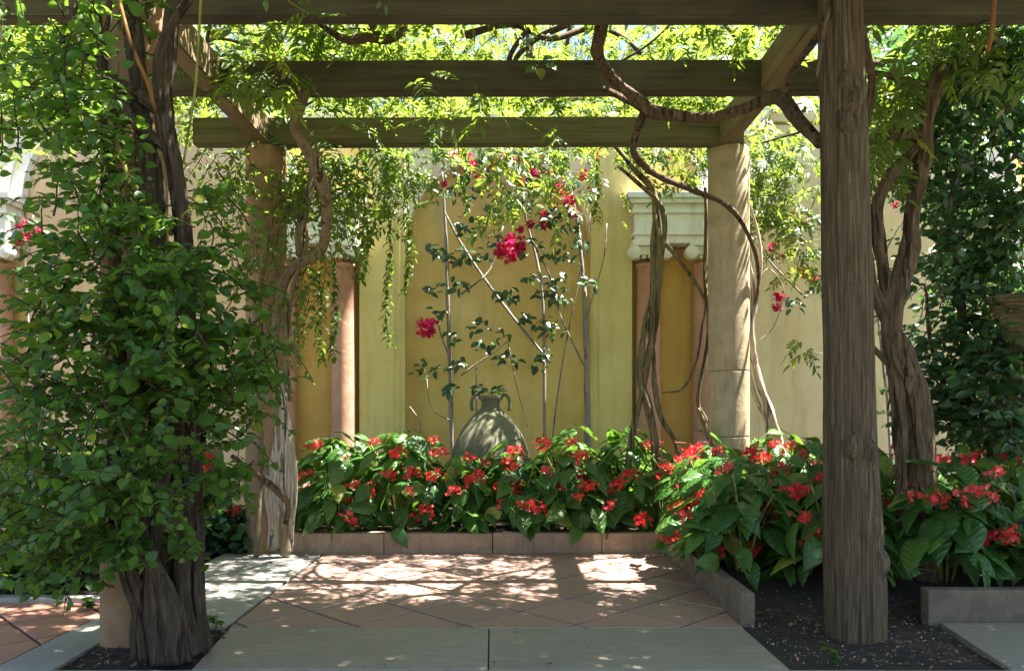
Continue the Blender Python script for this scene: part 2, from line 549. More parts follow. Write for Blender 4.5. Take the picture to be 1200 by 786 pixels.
def foliage(name, P, A, N, sz, temps, mat, parent=None, kind='stuff', smooth=False):
    """many leaves in one mesh"""
    P, A, N, sz = map(lambda q: np.asarray(q, float), (P, A, N, sz))
    A, B, N = frames(A, N)
    off = np.array([0, 0, 0], float)
    p = parent
    while p is not None:
        off += np.array(p.location)
        p = p.parent
    which = rng.integers(0, len(temps), len(P))
    VV, loops, starts, totals, var = [], [], [], [], []
    nv = nl = 0
    for ti, (tv, tf) in enumerate(temps):
        idx = np.where(which == ti)[0]
        if len(idx) == 0:
            continue
        a, b, n, p, s = A[idx], B[idx], N[idx], P[idx] - off, sz[idx]
        V = p[:, None, :] + s[:, None, None] * (tv[None, :, 0:1] * a[:, None, :] + tv[None, :, 1:2] * b[:, None, :] + tv[None, :, 2:3] * n[:, None, :])
        k = len(tv)
        VV.append(V.reshape(-1, 3))
        fl = np.concatenate([np.array(q) for q in tf])
        ft = np.array([len(q) for q in tf])
        base = (np.arange(len(idx)) * k + nv)[:, None]
        loops.append((base + fl[None, :]).reshape(-1))
        tt = np.tile(ft, len(idx))
        totals.append(tt)
        var.append(np.repeat(rng.random(len(idx)), k))
        nv += k * len(idx)
    V = np.concatenate(VV)
    loops = np.concatenate(loops).astype(np.int32)
    totals = np.concatenate(totals).astype(np.int32)
    starts = np.concatenate([[0], np.cumsum(totals)[:-1]]).astype(np.int32)
    me = bpy.data.meshes.new(name)
    me.vertices.add(len(V))
    me.vertices.foreach_set("co", V.astype(np.float32).reshape(-1))
    me.loops.add(len(loops))
    me.loops.foreach_set("vertex_index", loops)
    me.polygons.add(len(totals))
    me.polygons.foreach_set("loop_start", starts)
    me.polygons.foreach_set("loop_total", totals)
    if smooth:
        me.polygons.foreach_set("use_smooth", [True] * len(totals))
    at_ = me.attributes.new("var", 'FLOAT', 'POINT')
    at_.data.foreach_set("value", np.concatenate(var).astype(np.float32))
    me.update(calc_edges=True)
    me.materials.append(mat)
    o = link(name, me, parent)
    o.matrix_basis = Matrix.Identity(4)
    if kind:
        o['kind'] = kind
    return o


def temp_mesh(name, T, mat, smooth=True):
    v, f = T
    me = mesh_of(name, v, f, mat, smooth)
    uv = me.uv_layers.new(name="UVMap")
    for lp in me.loops:
        c = v[lp.vertex_index]
        uv.data[lp.index].uv = (c[0], abs(c[1]) + c[0] * 0.2)
    return me


def leaf_objs(name, P, A, N, sz, meshes, parent):
    """leaves as objects of their own, sharing a few meshes"""
    A, B, N = frames(np.asarray(A, float), np.asarray(N, float))
    for i in range(len(P)):
        s = float(sz[i])
        a, b, n = A[i], B[i], N[i]
        mw = Matrix(((a[0] * s, b[0] * s, n[0] * s, P[i][0]), (a[1] * s, b[1] * s, n[1] * s, P[i][1]), (a[2] * s, b[2] * s, n[2] * s, P[i][2]), (0, 0, 0, 1)))
        link(name, meshes[i % len(meshes)], parent, mw)


def split_leaves(name, P, A, N, sz, temps, mat, parent, n_single=300, key=None, stuff_name='foliage', smooth=True):
    """the leaves that show largest become objects, the others one mesh"""
    P, A, N, sz = map(lambda q: np.asarray(q, float), (P, A, N, sz))
    d = np.linalg.norm(P - np.array([0, 0, EYE]), axis=1)
    px = P[:, 0] / np.maximum(P[:, 1], .2) * F + HX
    py = HY - (P[:, 2] - EYE) / np.maximum(P[:, 1], .2) * F
    vis = (px > -5) & (px < 1205) & (py > -5) & (py < 790)
    score = np.where(vis, sz / d, 0) * (1.0 if key is None else key)
    order = np.argsort(-score)
    one = order[:min(n_single, int(vis.sum()))]
    rest = order[len(one):]
    me = [temp_mesh(name, t, mat, smooth) for t in temps]
    leaf_objs(name, P[one], A[one], N[one], sz[one], me, parent)
    if len(rest) > 3:
        foliage(stuff_name, P[rest], A[rest], N[rest], sz[rest], temps, mat, parent, 'stuff', smooth)


LV = [T_round(.82, .14, .22), T_round(.72, .2, .3), T_round(.9, .05, .14)]
LO = [T_simple(.52, .14, .2), T_simple(.46, .2, .35), T_simple(.58, .08, .1)]
LS = [T_round(.6, .12, .2), T_round(.54, .18, .3), T_round(.66, .06, .12)]
LB = [T_begonia(.66, .26, 1), T_begonia(.6, .4, 2), T_begonia(.72, .15, 3), T_begonia(.58, .3, 4)]
LP = [T_pinnate(4, .34, .36, .3, 1), T_pinnate(5, .30, .34, .45, 2), T_pinnate(3, .4, .38, .2, 3), T_pinnate(4, .36, .32, .6, 4)]


def twig_set(starts, dirs, lens, per, sag=0.35, size=(.05, .08), spread=0.9, up=0.6):
    """leafy twigs: returns leaf arrays and thin stem curves"""
    P, A, N, Z, st = [], [], [], [], []
    for s, d, L in zip(starts, dirs, lens):
        s, d = Vector(s), Vector(d).normalized()
        pts = []
        nseg = 5
        p = s.copy()
        dd = d.copy()
        for k in range(nseg + 1):
            pts.append(p.copy())
            dd = (dd + Vector((random.gauss(0, .13), random.gauss(0, .13), random.gauss(0, .1) - sag * .22))).normalized()
            p = p + dd * (L / nseg)
        st.append((pts, [.0045, .004, .0035, .003, .0022, .0012]))
        n = max(2, int(per * L))
        for k in range(n):
            t = (k + .6) / n * nseg
            i = min(int(t), nseg - 1)
            fr = t - i
            q = pts[i].lerp(pts[i + 1], fr)
            tg = (pts[i + 1] - pts[i]).normalized()
            side = tg.cross(Vector((0, 0, 1)))
            side = side.normalized() if side.length > 1e-3 else Vector((1, 0, 0))
            sg = 1 if k % 2 else -1
            ax = (tg * .55 + side * sg * spread + Vector((random.gauss(0, .3), random.gauss(0, .3), random.gauss(-.15, .3)))).normalized()
            nn = Vector((random.gauss(0, .45), random.gauss(-.15, .45), up + random.gauss(0, .35)))
            z = (size[0] + (size[1] - size[0]) * random.random() ** 1.3) * (1 - .45 * (t / nseg) ** 2)
            P.append(q + ax * z * .25)
            A.append(ax)
            N.append(nn)
            Z.append(z)
    return np.array(P), np.array(A), np.array(N), np.array(Z), st


# ================================================================== THE SETTING
# ground sheet to the horizon
g = mesh_of('ground', [(-600, -600, -.06), (600, -600, -.06), (600, 600, -.06), (-600, 600, -.06)], [(0, 1, 2, 3)], M['ground'])
tag(link('ground', g), kind='structure')


def grid_sheet(name, x0, x1, y0, y1, zf, mat, nx=40, ny=40):
    vs = [(x0 + (x1 - x0) * i / nx, y0 + (y1 - y0) * j / ny, zf(x0 + (x1 - x0) * i / nx, y0 + (y1 - y0) * j / ny)) for j in range(ny + 1) for i in range(nx + 1)]
    fs = [(j * (nx + 1) + i, j * (nx + 1) + i + 1, (j + 1) * (nx + 1) + i + 1, (j + 1) * (nx + 1) + i) for j in range(ny) for i in range(nx)]
    return tag(link(name, mesh_of(name, vs, fs, mat, True)), kind='structure')


def nz(x, y, s=1.0):
    return noise.noise((x * 5 * s, y * 5 * s, 1.7)) * .018 + noise.noise((x * 17 * s, y * 17 * s, 4.2)) * .008


grid_sheet('soil', -1.96, -1.355, 3.42, 4.12, lambda x, y: -.022 + nz(x, y) + .03 * math.exp(-((x + 1.68) ** 2 + (y - 3.9) ** 2) / .05), M['soil'], 50, 50)
grid_sheet('soil', 1.17, 2.17, 3.42, 4.3, lambda x, y: -.022 + nz(x, y) + .035 * math.exp(-((x - 1.62) ** 2 + (y - 3.95) ** 2) / .06), M['soil'], 60, 50)
grid_sheet('soil', 1.22, 6.5, 4.26, 8.4, lambda x, y: min(.115, -.03 + (.30 if x > 2.2 else .2) * max(0, y - 4.25)) + nz(x, y), M['soil'], 60, 50)
grid_sheet('soil', -1.95, 1.22, 6.30, 8.4, lambda x, y: .115 + nz(x, y), M['soil'], 60, 30)
grid_sheet('soil', -9.5, -2.23, 4.70, 8.4, lambda x, y: .02 + nz(x, y), M['soil'], 60, 40)
grid_sheet('soil', -2.28, -1.9, 6.24, 8.4, lambda x, y: .0 + nz(x, y), M['soil'], 10, 30)


# paving ------------------------------------------------------------
def clip_poly(poly, x0, x1, y0, y1):
    def cut(P, f, inter):
        out = []
        for i in range(len(P)):
            a, b = P[i], P[(i + 1) % len(P)]
            if f(a):
                out.append(a)
                if not f(b):
                    out.append(inter(a, b))
            elif f(b):
                out.append(inter(a, b))
        return out

    def ix(c):
        return lambda a, b: (c, a[1] + (b[1] - a[1]) * (c - a[0]) / (b[0] - a[0]))

    def iy(c):
        return lambda a, b: (a[0] + (b[0] - a[0]) * (c - a[1]) / (b[1] - a[1]), c)
    for f, i in ((lambda p: p[0] >= x0, ix(x0)), (lambda p: p[0] <= x1, ix(x1)), (lambda p: p[1] >= y0, iy(y0)), (lambda p: p[1] <= y1, iy(y1))):
        if len(poly) < 3:
            return []
        poly = cut(poly, f, i)
    return poly


def area(p):
    return abs(sum(p[i][0] * p[(i + 1) % len(p)][1] - p[(i + 1) % len(p)][0] * p[i][1] for i in range(len(p)))) / 2


def slab_piece(name, poly, z0, z1, mat, parent, bev=.003):
    bm = bmesh.new()
    if sum(poly[i][0] * poly[(i + 1) % len(poly)][1] - poly[(i + 1) % len(poly)][0] * poly[i][1] for i in range(len(poly))) < 0:
        poly = poly[::-1]
    dz = random.uniform(-.0012, .0012)
    bv = [bm.verts.new((x, y, z0)) for x, y in poly]
    cx = sum(p[0] for p in poly) / len(poly)
    cy = sum(p[1] for p in poly) / len(poly)
    tv = [bm.verts.new((x, y, z1 - bev + dz)) for x, y in poly]
    iv = []
    for x, y in poly:
        d = math.hypot(cx - x, cy - y) or 1
        iv.append(bm.verts.new((x + (cx - x) / d * bev * 1.4, y + (cy - y) / d * bev * 1.4, z1 + dz)))
    n = len(poly)
    bm.faces.new(iv)
    for i in range(n):
        j = (i + 1) % n
        bm.faces.new((bv[i], bv[j], tv[j], tv[i]))
        bm.faces.new((tv[i], tv[j], iv[j], iv[i]))
    return link(name, bm_mesh(name, bm, mat), parent)


def diag_tiles(x0, x1, y0, y1, c0, d0, step, mat, parent, gap=.018):
    k = int(14 / step)
    h = gap * .7
    for i in range(-k, k):
        for j in range(-k, k):
            a0, a1 = c0 + i * step + h, c0 + (i + 1) * step - h       # X - Y
            b0, b1 = d0 + j * step + h, d0 + (j + 1) * step - h       # X + Y
            poly = [((a + b) / 2, (b - a) / 2) for a, b in ((a0, b0), (a1, b0), (a1, b1), (a0, b1))]
            poly = clip_poly(poly, x0, x1, y0, y1)
            if len(poly) >= 3 and area(poly) > .0006:
                slab_piece('tile', poly, -.03, 0.0, mat, parent)


terr = link('terrace', mesh_of('grout_bed', [(-1.45, 4.09, -.012), (1.19, 4.09, -.012), (1.19, 6.24, -.012), (-1.45, 6.24, -.012)], [(0, 1, 2, 3)], M['grout']))
tag(terr, kind='structure')
diag_tiles(-1.432, 1.172, 4.106, 6.222, -3.83, 5.06, .5727, M['tile'], terr)
fp = link('front_pavement', mesh_of('grout_bed', [(-1.4, 3.42, -.013), (1.19, 3.42, -.013), (1.19, 4.1, -.013), (-1.42, 4.1, -.013)], [(0, 1, 2, 3)], M['grout']))
tag(fp, kind='structure')
slab_piece('slab', [(-1.36, 3.443), (-.104, 3.443), (-.119, 4.099), (-1.425, 4.099)], -.06, .0, M['slab'], fp)
slab_piece('slab', [(-.098, 3.443), (1.181, 3.443), (1.168, 4.099), (-.113, 4.099)], -.06, .0, M['slab'], fp)
for i in range(-5, 5):
    slab_piece('slab', [(i * 1.27 + .32, 2.55), (i * 1.27 + 1.584, 2.55), (i * 1.27 + 1.584, 3.437), (i * 1.27 + .32, 3.437)], -.06, -.002, M['slab'], fp)
for i in range(3):
    slab_piece('slab', [(2.12 + i * 1.2, 3.443), (3.315 + i * 1.2, 3.443), (3.315 + i * 1.2, 4.2), (2.22 + i * 1.2 if i == 0 else 2.12 + i * 1.2, 4.2)], -.06, -.001, M['slab'], fp)
for i in range(-5, 5):
    slab_piece('slab', [(i * 1.27, 1.66), (i * 1.27 + 1.264, 1.66), (i * 1.27 + 1.264, 2.545), (i * 1.27, 2.545)], -.06, -.003, M['slab'], fp)
bs = link('border_pavement', mesh_of('grout_bed', [(-2.22, 4.09, -.014), (-1.44, 4.09, -.014), (-1.44, 6.24, -.014), (-2.22, 6.24, -.014)], [(0, 1, 2, 3)], M['grout']))
tag(bs, kind='structure')
slab_piece('slab', [(-2.205, 4.105), (-1.455, 4.105), (-1.455, 5.02), (-2.205, 5.02)], -.05, .0, M['strip'], bs)
slab_piece('slab', [(-2.205, 5.026), (-1.455, 5.026), (-1.455, 6.225), (-2.205, 6.225)], -.05, .0, M['strip'], bs)
slab_piece('slab', [(-2.21, 3.443), (-1.95, 3.443), (-1.955, 4.1), (-2.205, 4.1)], -.05, .0, M['strip'], bs)
wk = link('side_walkway', mesh_of('grout_bed', [(-6.5, 3.43, -.015), (-2.212, 3.43, -.015), (-2.212, 4.63, -.015), (-6.5, 4.63, -.015)], [(0, 1, 2, 3)], M['grout']))
tag(wk, kind='structure')
diag_tiles(-6.5, -2.216, 3.443, 4.617, -6.2, 1.6, .5727, M['redtile'], wk)

# kerbs -------------------------------------------------------------
kb = thing('kerb', 'brown stone kerb edging the flower bed along the back of the tiled floor', 'kerb', (0, 6.22, 0))
for a, b in ((-1.82, -.986), (-.982, -.152), (-.147, .689), (.693, 1.17)):
    box('kerb_stone', (a, b, 6.225 + random.uniform(-.003, .003), 6.325, -.04, .155 + random.uniform(-.002, .002)), M['kerb'], kb, .008)
kr = thing('kerb', 'stone kerb running forward along the right side of the tiled floor', 'kerb', (1.2, 5, 0))
for a, b in ((4.165, 4.99), (4.994, 5.82), (5.824, 6.33)):
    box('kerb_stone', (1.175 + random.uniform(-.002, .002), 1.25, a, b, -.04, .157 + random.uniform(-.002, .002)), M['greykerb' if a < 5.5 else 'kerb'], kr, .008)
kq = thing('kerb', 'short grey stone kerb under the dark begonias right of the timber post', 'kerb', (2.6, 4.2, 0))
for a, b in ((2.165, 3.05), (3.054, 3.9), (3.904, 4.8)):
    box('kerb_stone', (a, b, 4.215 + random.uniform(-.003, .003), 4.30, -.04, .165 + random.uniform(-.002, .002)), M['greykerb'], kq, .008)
kl = thing('kerb', 'low grey kerb between the red side walkway and the bushes', 'kerb', (-3, 4.66, 0))
for i in range(5):
    box('kerb_stone', (-2.235 - .86 * (i + 1) + .004, -2.235 - .86 * i, 4.622, 4.70, -.04, .03), M['strip'], kl, .006)

# ================================================================== WALL AND FACADE
YW = 8.2
K = YW / F


def wx(px):
    return (px - HX) * K


def wz(py):
    return EYE + (HY - py) * K


fac = thing('garden_wall', 'long ochre plaster garden wall with niche, pilasters and coupled columns', 'wall', (0, 8.35, 0))
box('wall', (-10, 10, 8.36, 8.75, -.1, 4.05), M['wall'], fac, .0)
box('wall_coping', (-10.02, 10.02, 8.30, 8.81, 4.052, 4.14), M['cream'], fac, .012)
# niche surround (front layer with an arched opening)
xl, xr, zs = wx(475), wx(692), wz(290)
rad_n = (xr - xl) / 2
cxn = (xl + xr) / 2
bm = bmesh.new()
n = 28
ft, bt = [], []
for i in range(n + 1):
    a = math.pi - math.pi * i / n
    x, z = cxn + rad_n * math.cos(a), zs + rad_n * math.sin(a)
    ft.append((x, z))
topz = 4.03
for y, flip in ((8.215, False), (8.358, True)):
    for i in range(n):
        q = [(ft[i][0], y, ft[i][1]), (ft[i + 1][0], y, ft[i + 1][1]), (ft[i + 1][0], y, topz), (ft[i][0], y, topz)]
        vs = [bm.verts.new(p) for p in (q if not flip else q[::-1])]
        bm.faces.new(vs)
for i in range(n):
    bm.faces.new([bm.verts.new(p) for p in ((ft[i][0], 8.215, ft[i][1]), (ft[i][0], 8.358, ft[i][1]), (ft[i + 1][0], 8.358, ft[i + 1][1]), (ft[i + 1][0], 8.215, ft[i + 1][1]))])
bmesh.ops.remove_doubles(bm, verts=bm.verts, dist=1e-5)
link('niche_surround', bm_mesh('niche_surround', bm, M['cream']), fac)


def pilaster(x0, x1):
    o = link('pilaster', bm_mesh('pilaster', box_bm(x0, x1, 8.20, 8.357, -.05, topz - .004, .006), M['pilaster']), fac)
    wd = x1 - x0
    for k in range(2):
        a = x0 + wd * ((.70 + .13 * k) if x0 < 0 else (.06 + .13 * k))
        link('fillet', bm_mesh('fillet', box_bm(a, a + wd * .06, 8.194, 8.203, .35, 3.7, .003), M['pilaster']), o)
    return o


pilaster(wx(421), xl - .003)
pilaster(xr + .003, wx(741))


def capital(cx, cy, z, r, par):
    """block with two scrolls on the front, necking ring under it"""
    bm = bmesh.new()
    box_bm(cx - r * 1.45, cx + r * 1.45, cy - r * 1.35, cy + r * 1.0, z + .17, z + .225, .006, bm)
    for sx in (-1, 1):
        for k, rr in enumerate((.068, .05, .03)):
            m = Matrix.Translation((cx + sx * r * 1.28, cy - r * 1.0 - .012 * k, z + .105)) @ Matrix.Rotation(R(90), 4, 'X')
            bmesh.ops.create_cone(bm, cap_ends=True, segments=20, radius1=rr, radius2=rr * .92, depth=.10, matrix=m)
    box_bm(cx - r * 1.2, cx + r * 1.2, cy - r * 1.02, cy + r * .8, z + .085, z + .168, .01, bm)
    for k in range(7):
        a = R(-180 + 30 * k)
        m = Matrix.Translation((cx + math.cos(a) * r * .98, cy + math.sin(a) * r * .98, z + .065)) @ Matrix.Scale(.9, 4, (0, 0, 1))
        bmesh.ops.create_icosphere(bm, subdivisions=1, radius=.026, matrix=m)
    return link('capital', bm_mesh('capital', bm, M['white']), par)


def wall_column(px, ztop=None):
    x = wx(px)
    r = .125
    cy = 8.215
    zt = wz(314) if ztop is None else ztop
    prof = [(r * 1.35, -.05), (r * 1.35, .12), (r * 1.28, .15), (r * 1.1, .17), (r * 1.18, .21), (r * 1.05, .25), (r * 1.02, .3)] + [(r * (1.02 - .12 * t * t), .3 + (zt - .3) * t) for t in (.25, .5, .75, 1)] + [(r * 1.02, zt + .01), (r * 1.02, zt + .035), (r * .9, zt + .04)]
    o = lathe('column', prof, M['pink'], fac, (x, cy, 0), 36)
    capital(x, cy, zt + .03, r, o)


def entab(p0, p1):
    x0, x1 = wx(p0), wx(p1)
    steps = [(288, 279, .0), (279, 275, .02), (275, 254, .006), (254, 250, .03), (250, 243, .015), (243, 238, .06), (238, 231, .085)]
    bm = bmesh.new()
    for i, (a, b, d) in enumerate(steps):
        box_bm(x0 - d, x1 + d, 8.065 - d, 8.355 + i * .0004, wz(a) + .0015, wz(b) - .0005, .004, bm)
    return link('entablature', bm_mesh('entablature', bm, M['white']), fac)


for a, b in ((332, 402), (760, 826), (-40, -2), (1178, 1216)):
    wall_column(a)
    wall_column(b)
    entab(a - 18, b + 18)
    link('recess_panel', bm_mesh('recess_panel', box_bm(wx(a) + .02, wx(b) - .02, 8.30, 8.357, 0, wz(289), 0), M['recess']), fac)


# arched side bays with white archivolts
def bay(p0, p1, mat):
    x0, x1 = wx(p0), wx(p1)
    link('bay_panel', bm_mesh('bay_panel', box_bm(x0 + .002, x1 - .002, 8.325, 8.3585, 0, topz - .01, 0), mat), fac)
    c, rr = (x0 + x1) / 2, (x1 - x0) / 2
    bm = bmesh.new()
    for r0, r1, y in ((rr - .02, rr + .10, 8.22), (rr + .102, rr + .2, 8.19), (rr + .202, rr + .27, 8.15)):
        N_ = 40
        prev = None
        for i in range(N_ + 1):
            a = math.pi * i / N_
            ca, sa = math.cos(a), math.sin(a) * .84
            q = [bm.verts.new(p) for p in ((c + r0 * ca, y, wz(231) + r0 * sa), (c + r1 * ca, y, wz(231) + r1 * sa), (c + r1 * ca, 8.32, wz(231) + r1 * sa), (c + r0 * ca, 8.32, wz(231) + r0 * sa))]
            if prev:
                for k in range(4):
                    bm.faces.new((prev[k], prev[(k + 1) % 4], q[(k + 1) % 4], q[k]))
            prev = q
    link('archivolt', bm_mesh('archivolt', bm, M['white'], False), fac)


bay(22, 318, M['peach'])
bay(846, 1160, M['cream'])

# ================================================================== PERGOLA
perg = thing('pergola_frame', 'dark weathered timber beams of the pergola roof with two paler side beams', 'pergola', (0, 5, 3.1))


def beam(name, x0, x1, y0, y1, z0, z1, mat, ax):
    bm = bmesh.new()
    nseg = 24
    L = (x1 - x0) if ax == 0 else (y1 - y0)
    rings = []
    for i in range(nseg + 1):
        t = i / nseg
        wob = noise.noise((t * 3 + y0 * 3, x0, z0)) * .008
        wz_ = noise.noise((t * 4 + 7 + y0, x0, z0)) * .006
        if ax == 0:
            q = [(x0 + L * t, y0 + wob, z0 + wz_), (x0 + L * t, y1 + wob, z0 + wz_), (x0 + L * t, y1 + wob, z1 + wz_), (x0 + L * t, y0 + wob, z1 + wz_)]
        else:
            q = [(x0 + wob, y0 + L * t, z0 + wz_), (x1 + wob, y0 + L * t, z0 + wz_), (x1 + wob, y0 + L * t, z1 + wz_), (x0 + wob, y0 + L * t, z1 + wz_)]
        rings.append([bm.verts.new(p) for p in q])
    for a, b in zip(rings, rings[1:]):
        for k in range(4):
            bm.faces.new((a[k], a[(k + 1) % 4], b[(k + 1) % 4], b[k]))
    bm.faces.new(rings[0][::-1])
    bm.faces.new(rings[-1])
    bmesh.ops.recalc_face_normals(bm, faces=bm.faces)
    es = [e for e in bm.edges if len(e.link_faces) == 2 and e.calc_face_angle() > 1.0]
    bmesh.ops.bevel(bm, geom=es, offset=.008, segments=2, affect='EDGES')
    return link(name, bm_mesh(name, bm, mat), perg)


ZB = 3.13
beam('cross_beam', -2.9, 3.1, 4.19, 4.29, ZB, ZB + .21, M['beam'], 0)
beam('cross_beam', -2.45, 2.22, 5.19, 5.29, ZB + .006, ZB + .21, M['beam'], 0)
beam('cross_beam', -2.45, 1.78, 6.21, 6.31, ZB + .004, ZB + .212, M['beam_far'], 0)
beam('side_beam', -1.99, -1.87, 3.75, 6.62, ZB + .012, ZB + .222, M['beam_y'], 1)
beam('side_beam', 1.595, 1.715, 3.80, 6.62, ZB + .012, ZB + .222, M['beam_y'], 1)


def stone_column(label, px, Yf, r, joints, ztop, mat):
    cy = Yf + r
    x = (px - HX) / F * cy
    t = thing('stone_column', label, 'column', (x, cy, 0))
    zs_ = [-.03] + [EYE + (HY - j) / F * Yf for j in joints] + [ztop]
    for i, (a, b) in enumerate(zip(zs_, zs_[1:])):
        m = max(3, int((b - a) / .12))
        prof = [(r * .975, a + .001), (r, a + .007)] + [(r * (1 + .012 * noise.noise((i, k, 2.2))), a + .012 + (b - a - .024) * k / m) for k in range(m + 1)] + [(r, b - .007), (r * .975, b - .001)]
        lathe('drum', prof, mat, t, (x, cy, 0), 44, .018, i * 3.3 + px)
    return t


stone_column('pale weathered round column standing in the begonias on the right, sunlit edge', 854, 6.20, .158, (512, 434), ZB + .008, M['column'])
stone_column('round stone column wrapped by bare vines at the left back corner of the tiles', 312, 6.20, .155, (345, 311), ZB + .008, M['column_pink'])
stone_column('terracotta pillar hidden behind leaves and vine trunks at the left front', 158, 3.74, .15, (330,), 3.34, M['column_pink'])

# timber post (a natural trunk), bark furrows in the mesh
post = thing('timber_post', 'thick grey natural tree trunk post with knots at the right front', 'post', (1.62, 3.95, 0))


def post_mesh():
    NA, NZ = 112, 190
    ctrl = [(757, 1002, 39), (700, 1002, 38), (640, 1000, 37.5), (560, 997, 34), (480, 996, 32), (400, 995, 31.5), (300, 993, 31), (200, 990, 30), (100, 987, 29), (40, 985, 28.5), (-30, 983, 28)]
    vs, fs = [], []
    for j in range(NZ + 1):
        t = j / NZ
        py = 757 + (-30 - 757) * t
        for q0, q1 in zip(ctrl, ctrl[1:]):
            if q0[0] >= py >= q1[0]:
                f = (q0[0] - py) / (q0[0] - q1[0])
                px, hw = q0[1] + (q1[1] - q0[1]) * f, q0[2] + (q1[2] - q0[2]) * f
                break
        Y = 3.95
        c = Vector(((px - HX) / F * Y, Y, EYE + (HY - py) / F * (Y - .14)))
        if j == 0:
            c.z = -.06
        r = hw * .86 / F * Y
        for k in range(NA):
            a = 2 * math.pi * k / NA
            ca, sa = math.cos(a), math.sin(a)
            tw = a + c.z * .12
            f1 = noise.noise((math.cos(tw) * 3.2, math.sin(tw) * 3.2, c.z * .55)) * .07
            f2 = noise.noise((math.cos(tw) * 11, math.sin(tw) * 11, c.z * 1.3 + 3)) * .05
            f3 = noise.noise((math.cos(tw) * 26, math.sin(tw) * 26, c.z * 2.6 + 9)) * .03
            ridge = -abs(noise.noise((math.cos(tw) * 7, math.sin(tw) * 7, c.z * .9 + 21))) * .09
            m = 1 + f1 + f2 + f3 + ridge + .03
            # long scar and knot bulges
            for (kx, kz, kr, amp) in KN:
                dx = (a - kx + math.pi) % (2 * math.pi) - math.pi
                d = math.hypot(dx * r / .7, (c.z - kz)) / kr
                if d < 2.2:
                    m += amp * math.exp(-d * d * 1.3) - amp * .5 * math.exp(-((d - 1.25) ** 2) * 7)
            dx = (a - R(262) + math.pi) % (2 * math.pi) - math.pi
            e = (dx / .45) ** 2 + ((c.z - 1.36) / .42) ** 2
            if e < 1.4:
                m -= .07 * max(0, 1 - e ** 2) - .04 * math.exp(-((e - 1) ** 2) * 20)
            vs.append(c + Vector((ca, sa, 0)) * r * m)
    for j in range(NZ):
        for k in range(NA):
            a, b = j * NA + k, j * NA + (k + 1) % NA
            fs.append((a, b, b + NA, a + NA))
    fs.append(tuple(range(NZ * NA, NZ * NA + NA)))
    return mesh_of('trunk', vs, fs, M['bark_post'], True)


KN = [(R(258), 2.66, .05, .22), (R(282), 2.58, .06, .20), (R(255), 2.48, .045, .25), (R(256), .92, .06, .16), (R(300), .90, .06, .16), (R(322), .37, .07, .2), (R(305), .55, .05, .12)]
link('trunk', post_mesh(), post)
for (a, z, kr, amp) in KN[:6]:
    r0 = (.128 if z > 2 else (.135 if z > .7 else .155)) * .86
    c = Vector((1.62 + .0 + (-.02 if z > 2 else 0), 3.95, z)) + Vector((math.cos(a), math.sin(a), 0)) * (r0 * (1 + amp * .45))
    nrm = Vector((math.cos(a), math.sin(a), 0))
    sx = Vector((-math.sin(a), math.cos(a), 0))
    bmk = bmesh.new()
    rings = []
    for i, (rr, h) in enumerate(((1.0, -.02), (.86, .006), (.62, -.001), (.5, .007), (.3, .0), (.16, .006))):
        rings.append([bmk.verts.new(c + nrm * h + (sx * math.cos(t) * .72 + Vector((0, 0, 1)) * math.sin(t) * 1.15) * kr * .6 * rr * (1 + .1 * noise.noise((math.cos(t) * 2, math.sin(t) * 2, z * 9)))) for t in [2 * math.pi * k / 20 for k in range(20)]])
    for p, q in zip(rings, rings[1:]):
        for k in range(20):
            bmk.faces.new((p[k], p[(k + 1) % 20], q[(k + 1) % 20], q[k]))
    bmk.faces.new(rings[-1])
    bmesh.ops.recalc_face_normals(bmk, faces=bmk.faces)
    link('knot', bm_mesh('knot', bmk, M['bark_post'], True), post)

# ================================================================== AMPHORA, PLANTER
AX, AY = at(575, 480, 7.35).x, 7.35
am = thing('amphora', 'large grey green amphora with two handles half buried in the begonias', 'amphora', (AX, AY, .1))
sc_ = 7.35 / F
pr = [(.14, .0), (.20, .1), (.28, .28), (.335, .42), (.36, .52), (.36, .62), (.345, .72), (.32, .80), (.285, .88), (.235, .96), (.18, 1.03), (.125, 1.08), (.092, 1.11), (.08, 1.14), (.084, 1.175), (.112, 1.20), (.116, 1.222), (.10, 1.23), (.072, 1.22), (.066, 1.16)]
lathe('body', pr, M['amphora'], am, (AX, AY, 0), 48, .012, 5)
for sx in (-1, 1):
    hp = [(AX + sx * x, AY - .02, z + .1) for x, z in ((.085, 1.10), (.115, 1.135), (.15, 1.125), (.172, 1.08), (.172, 1.03), (.165, .99))]
    tube('handle', hp, [.014, .014, .015, .016, .018, .02], M['amphora'], am, n=10, step=.02, ridge=.05)
sp_ = thing('potted_plant', 'small dark leafy plant sprouting from the mouth of the amphora', 'plant', (AX, AY, 1.25))
P, A, N = [], [], []
for i in range(34):
    a = random.uniform(0, 6.28)
    e = random.uniform(-.1, .9)
    d = Vector((math.cos(a) * math.cos(e), math.sin(a) * math.cos(e), math.sin(e) * .7))
    P.append(Vector((AX, AY, 1.25)) + Vector((d.x * .1, d.y * .1, d.z * .06)) * random.random())
    A.append(d)
    N.append((random.gauss(0, .3), random.gauss(0, .3), 1))
leaf_objs('leaf', np.array([list(p) for p in P]), np.array([list(a) for a in A]), np.array(N), rng.uniform(.06, .10, 34), [temp_mesh('leaf', t, M['l_boug']) for t in LS], sp_)
tubes('stem', [([(AX, AY, 1.15), (AX + .01, AY, 1.24), (AX + .02, AY - .02, 1.28)], [.01, .008, .004])], M['greencane'], sp_, n=6)

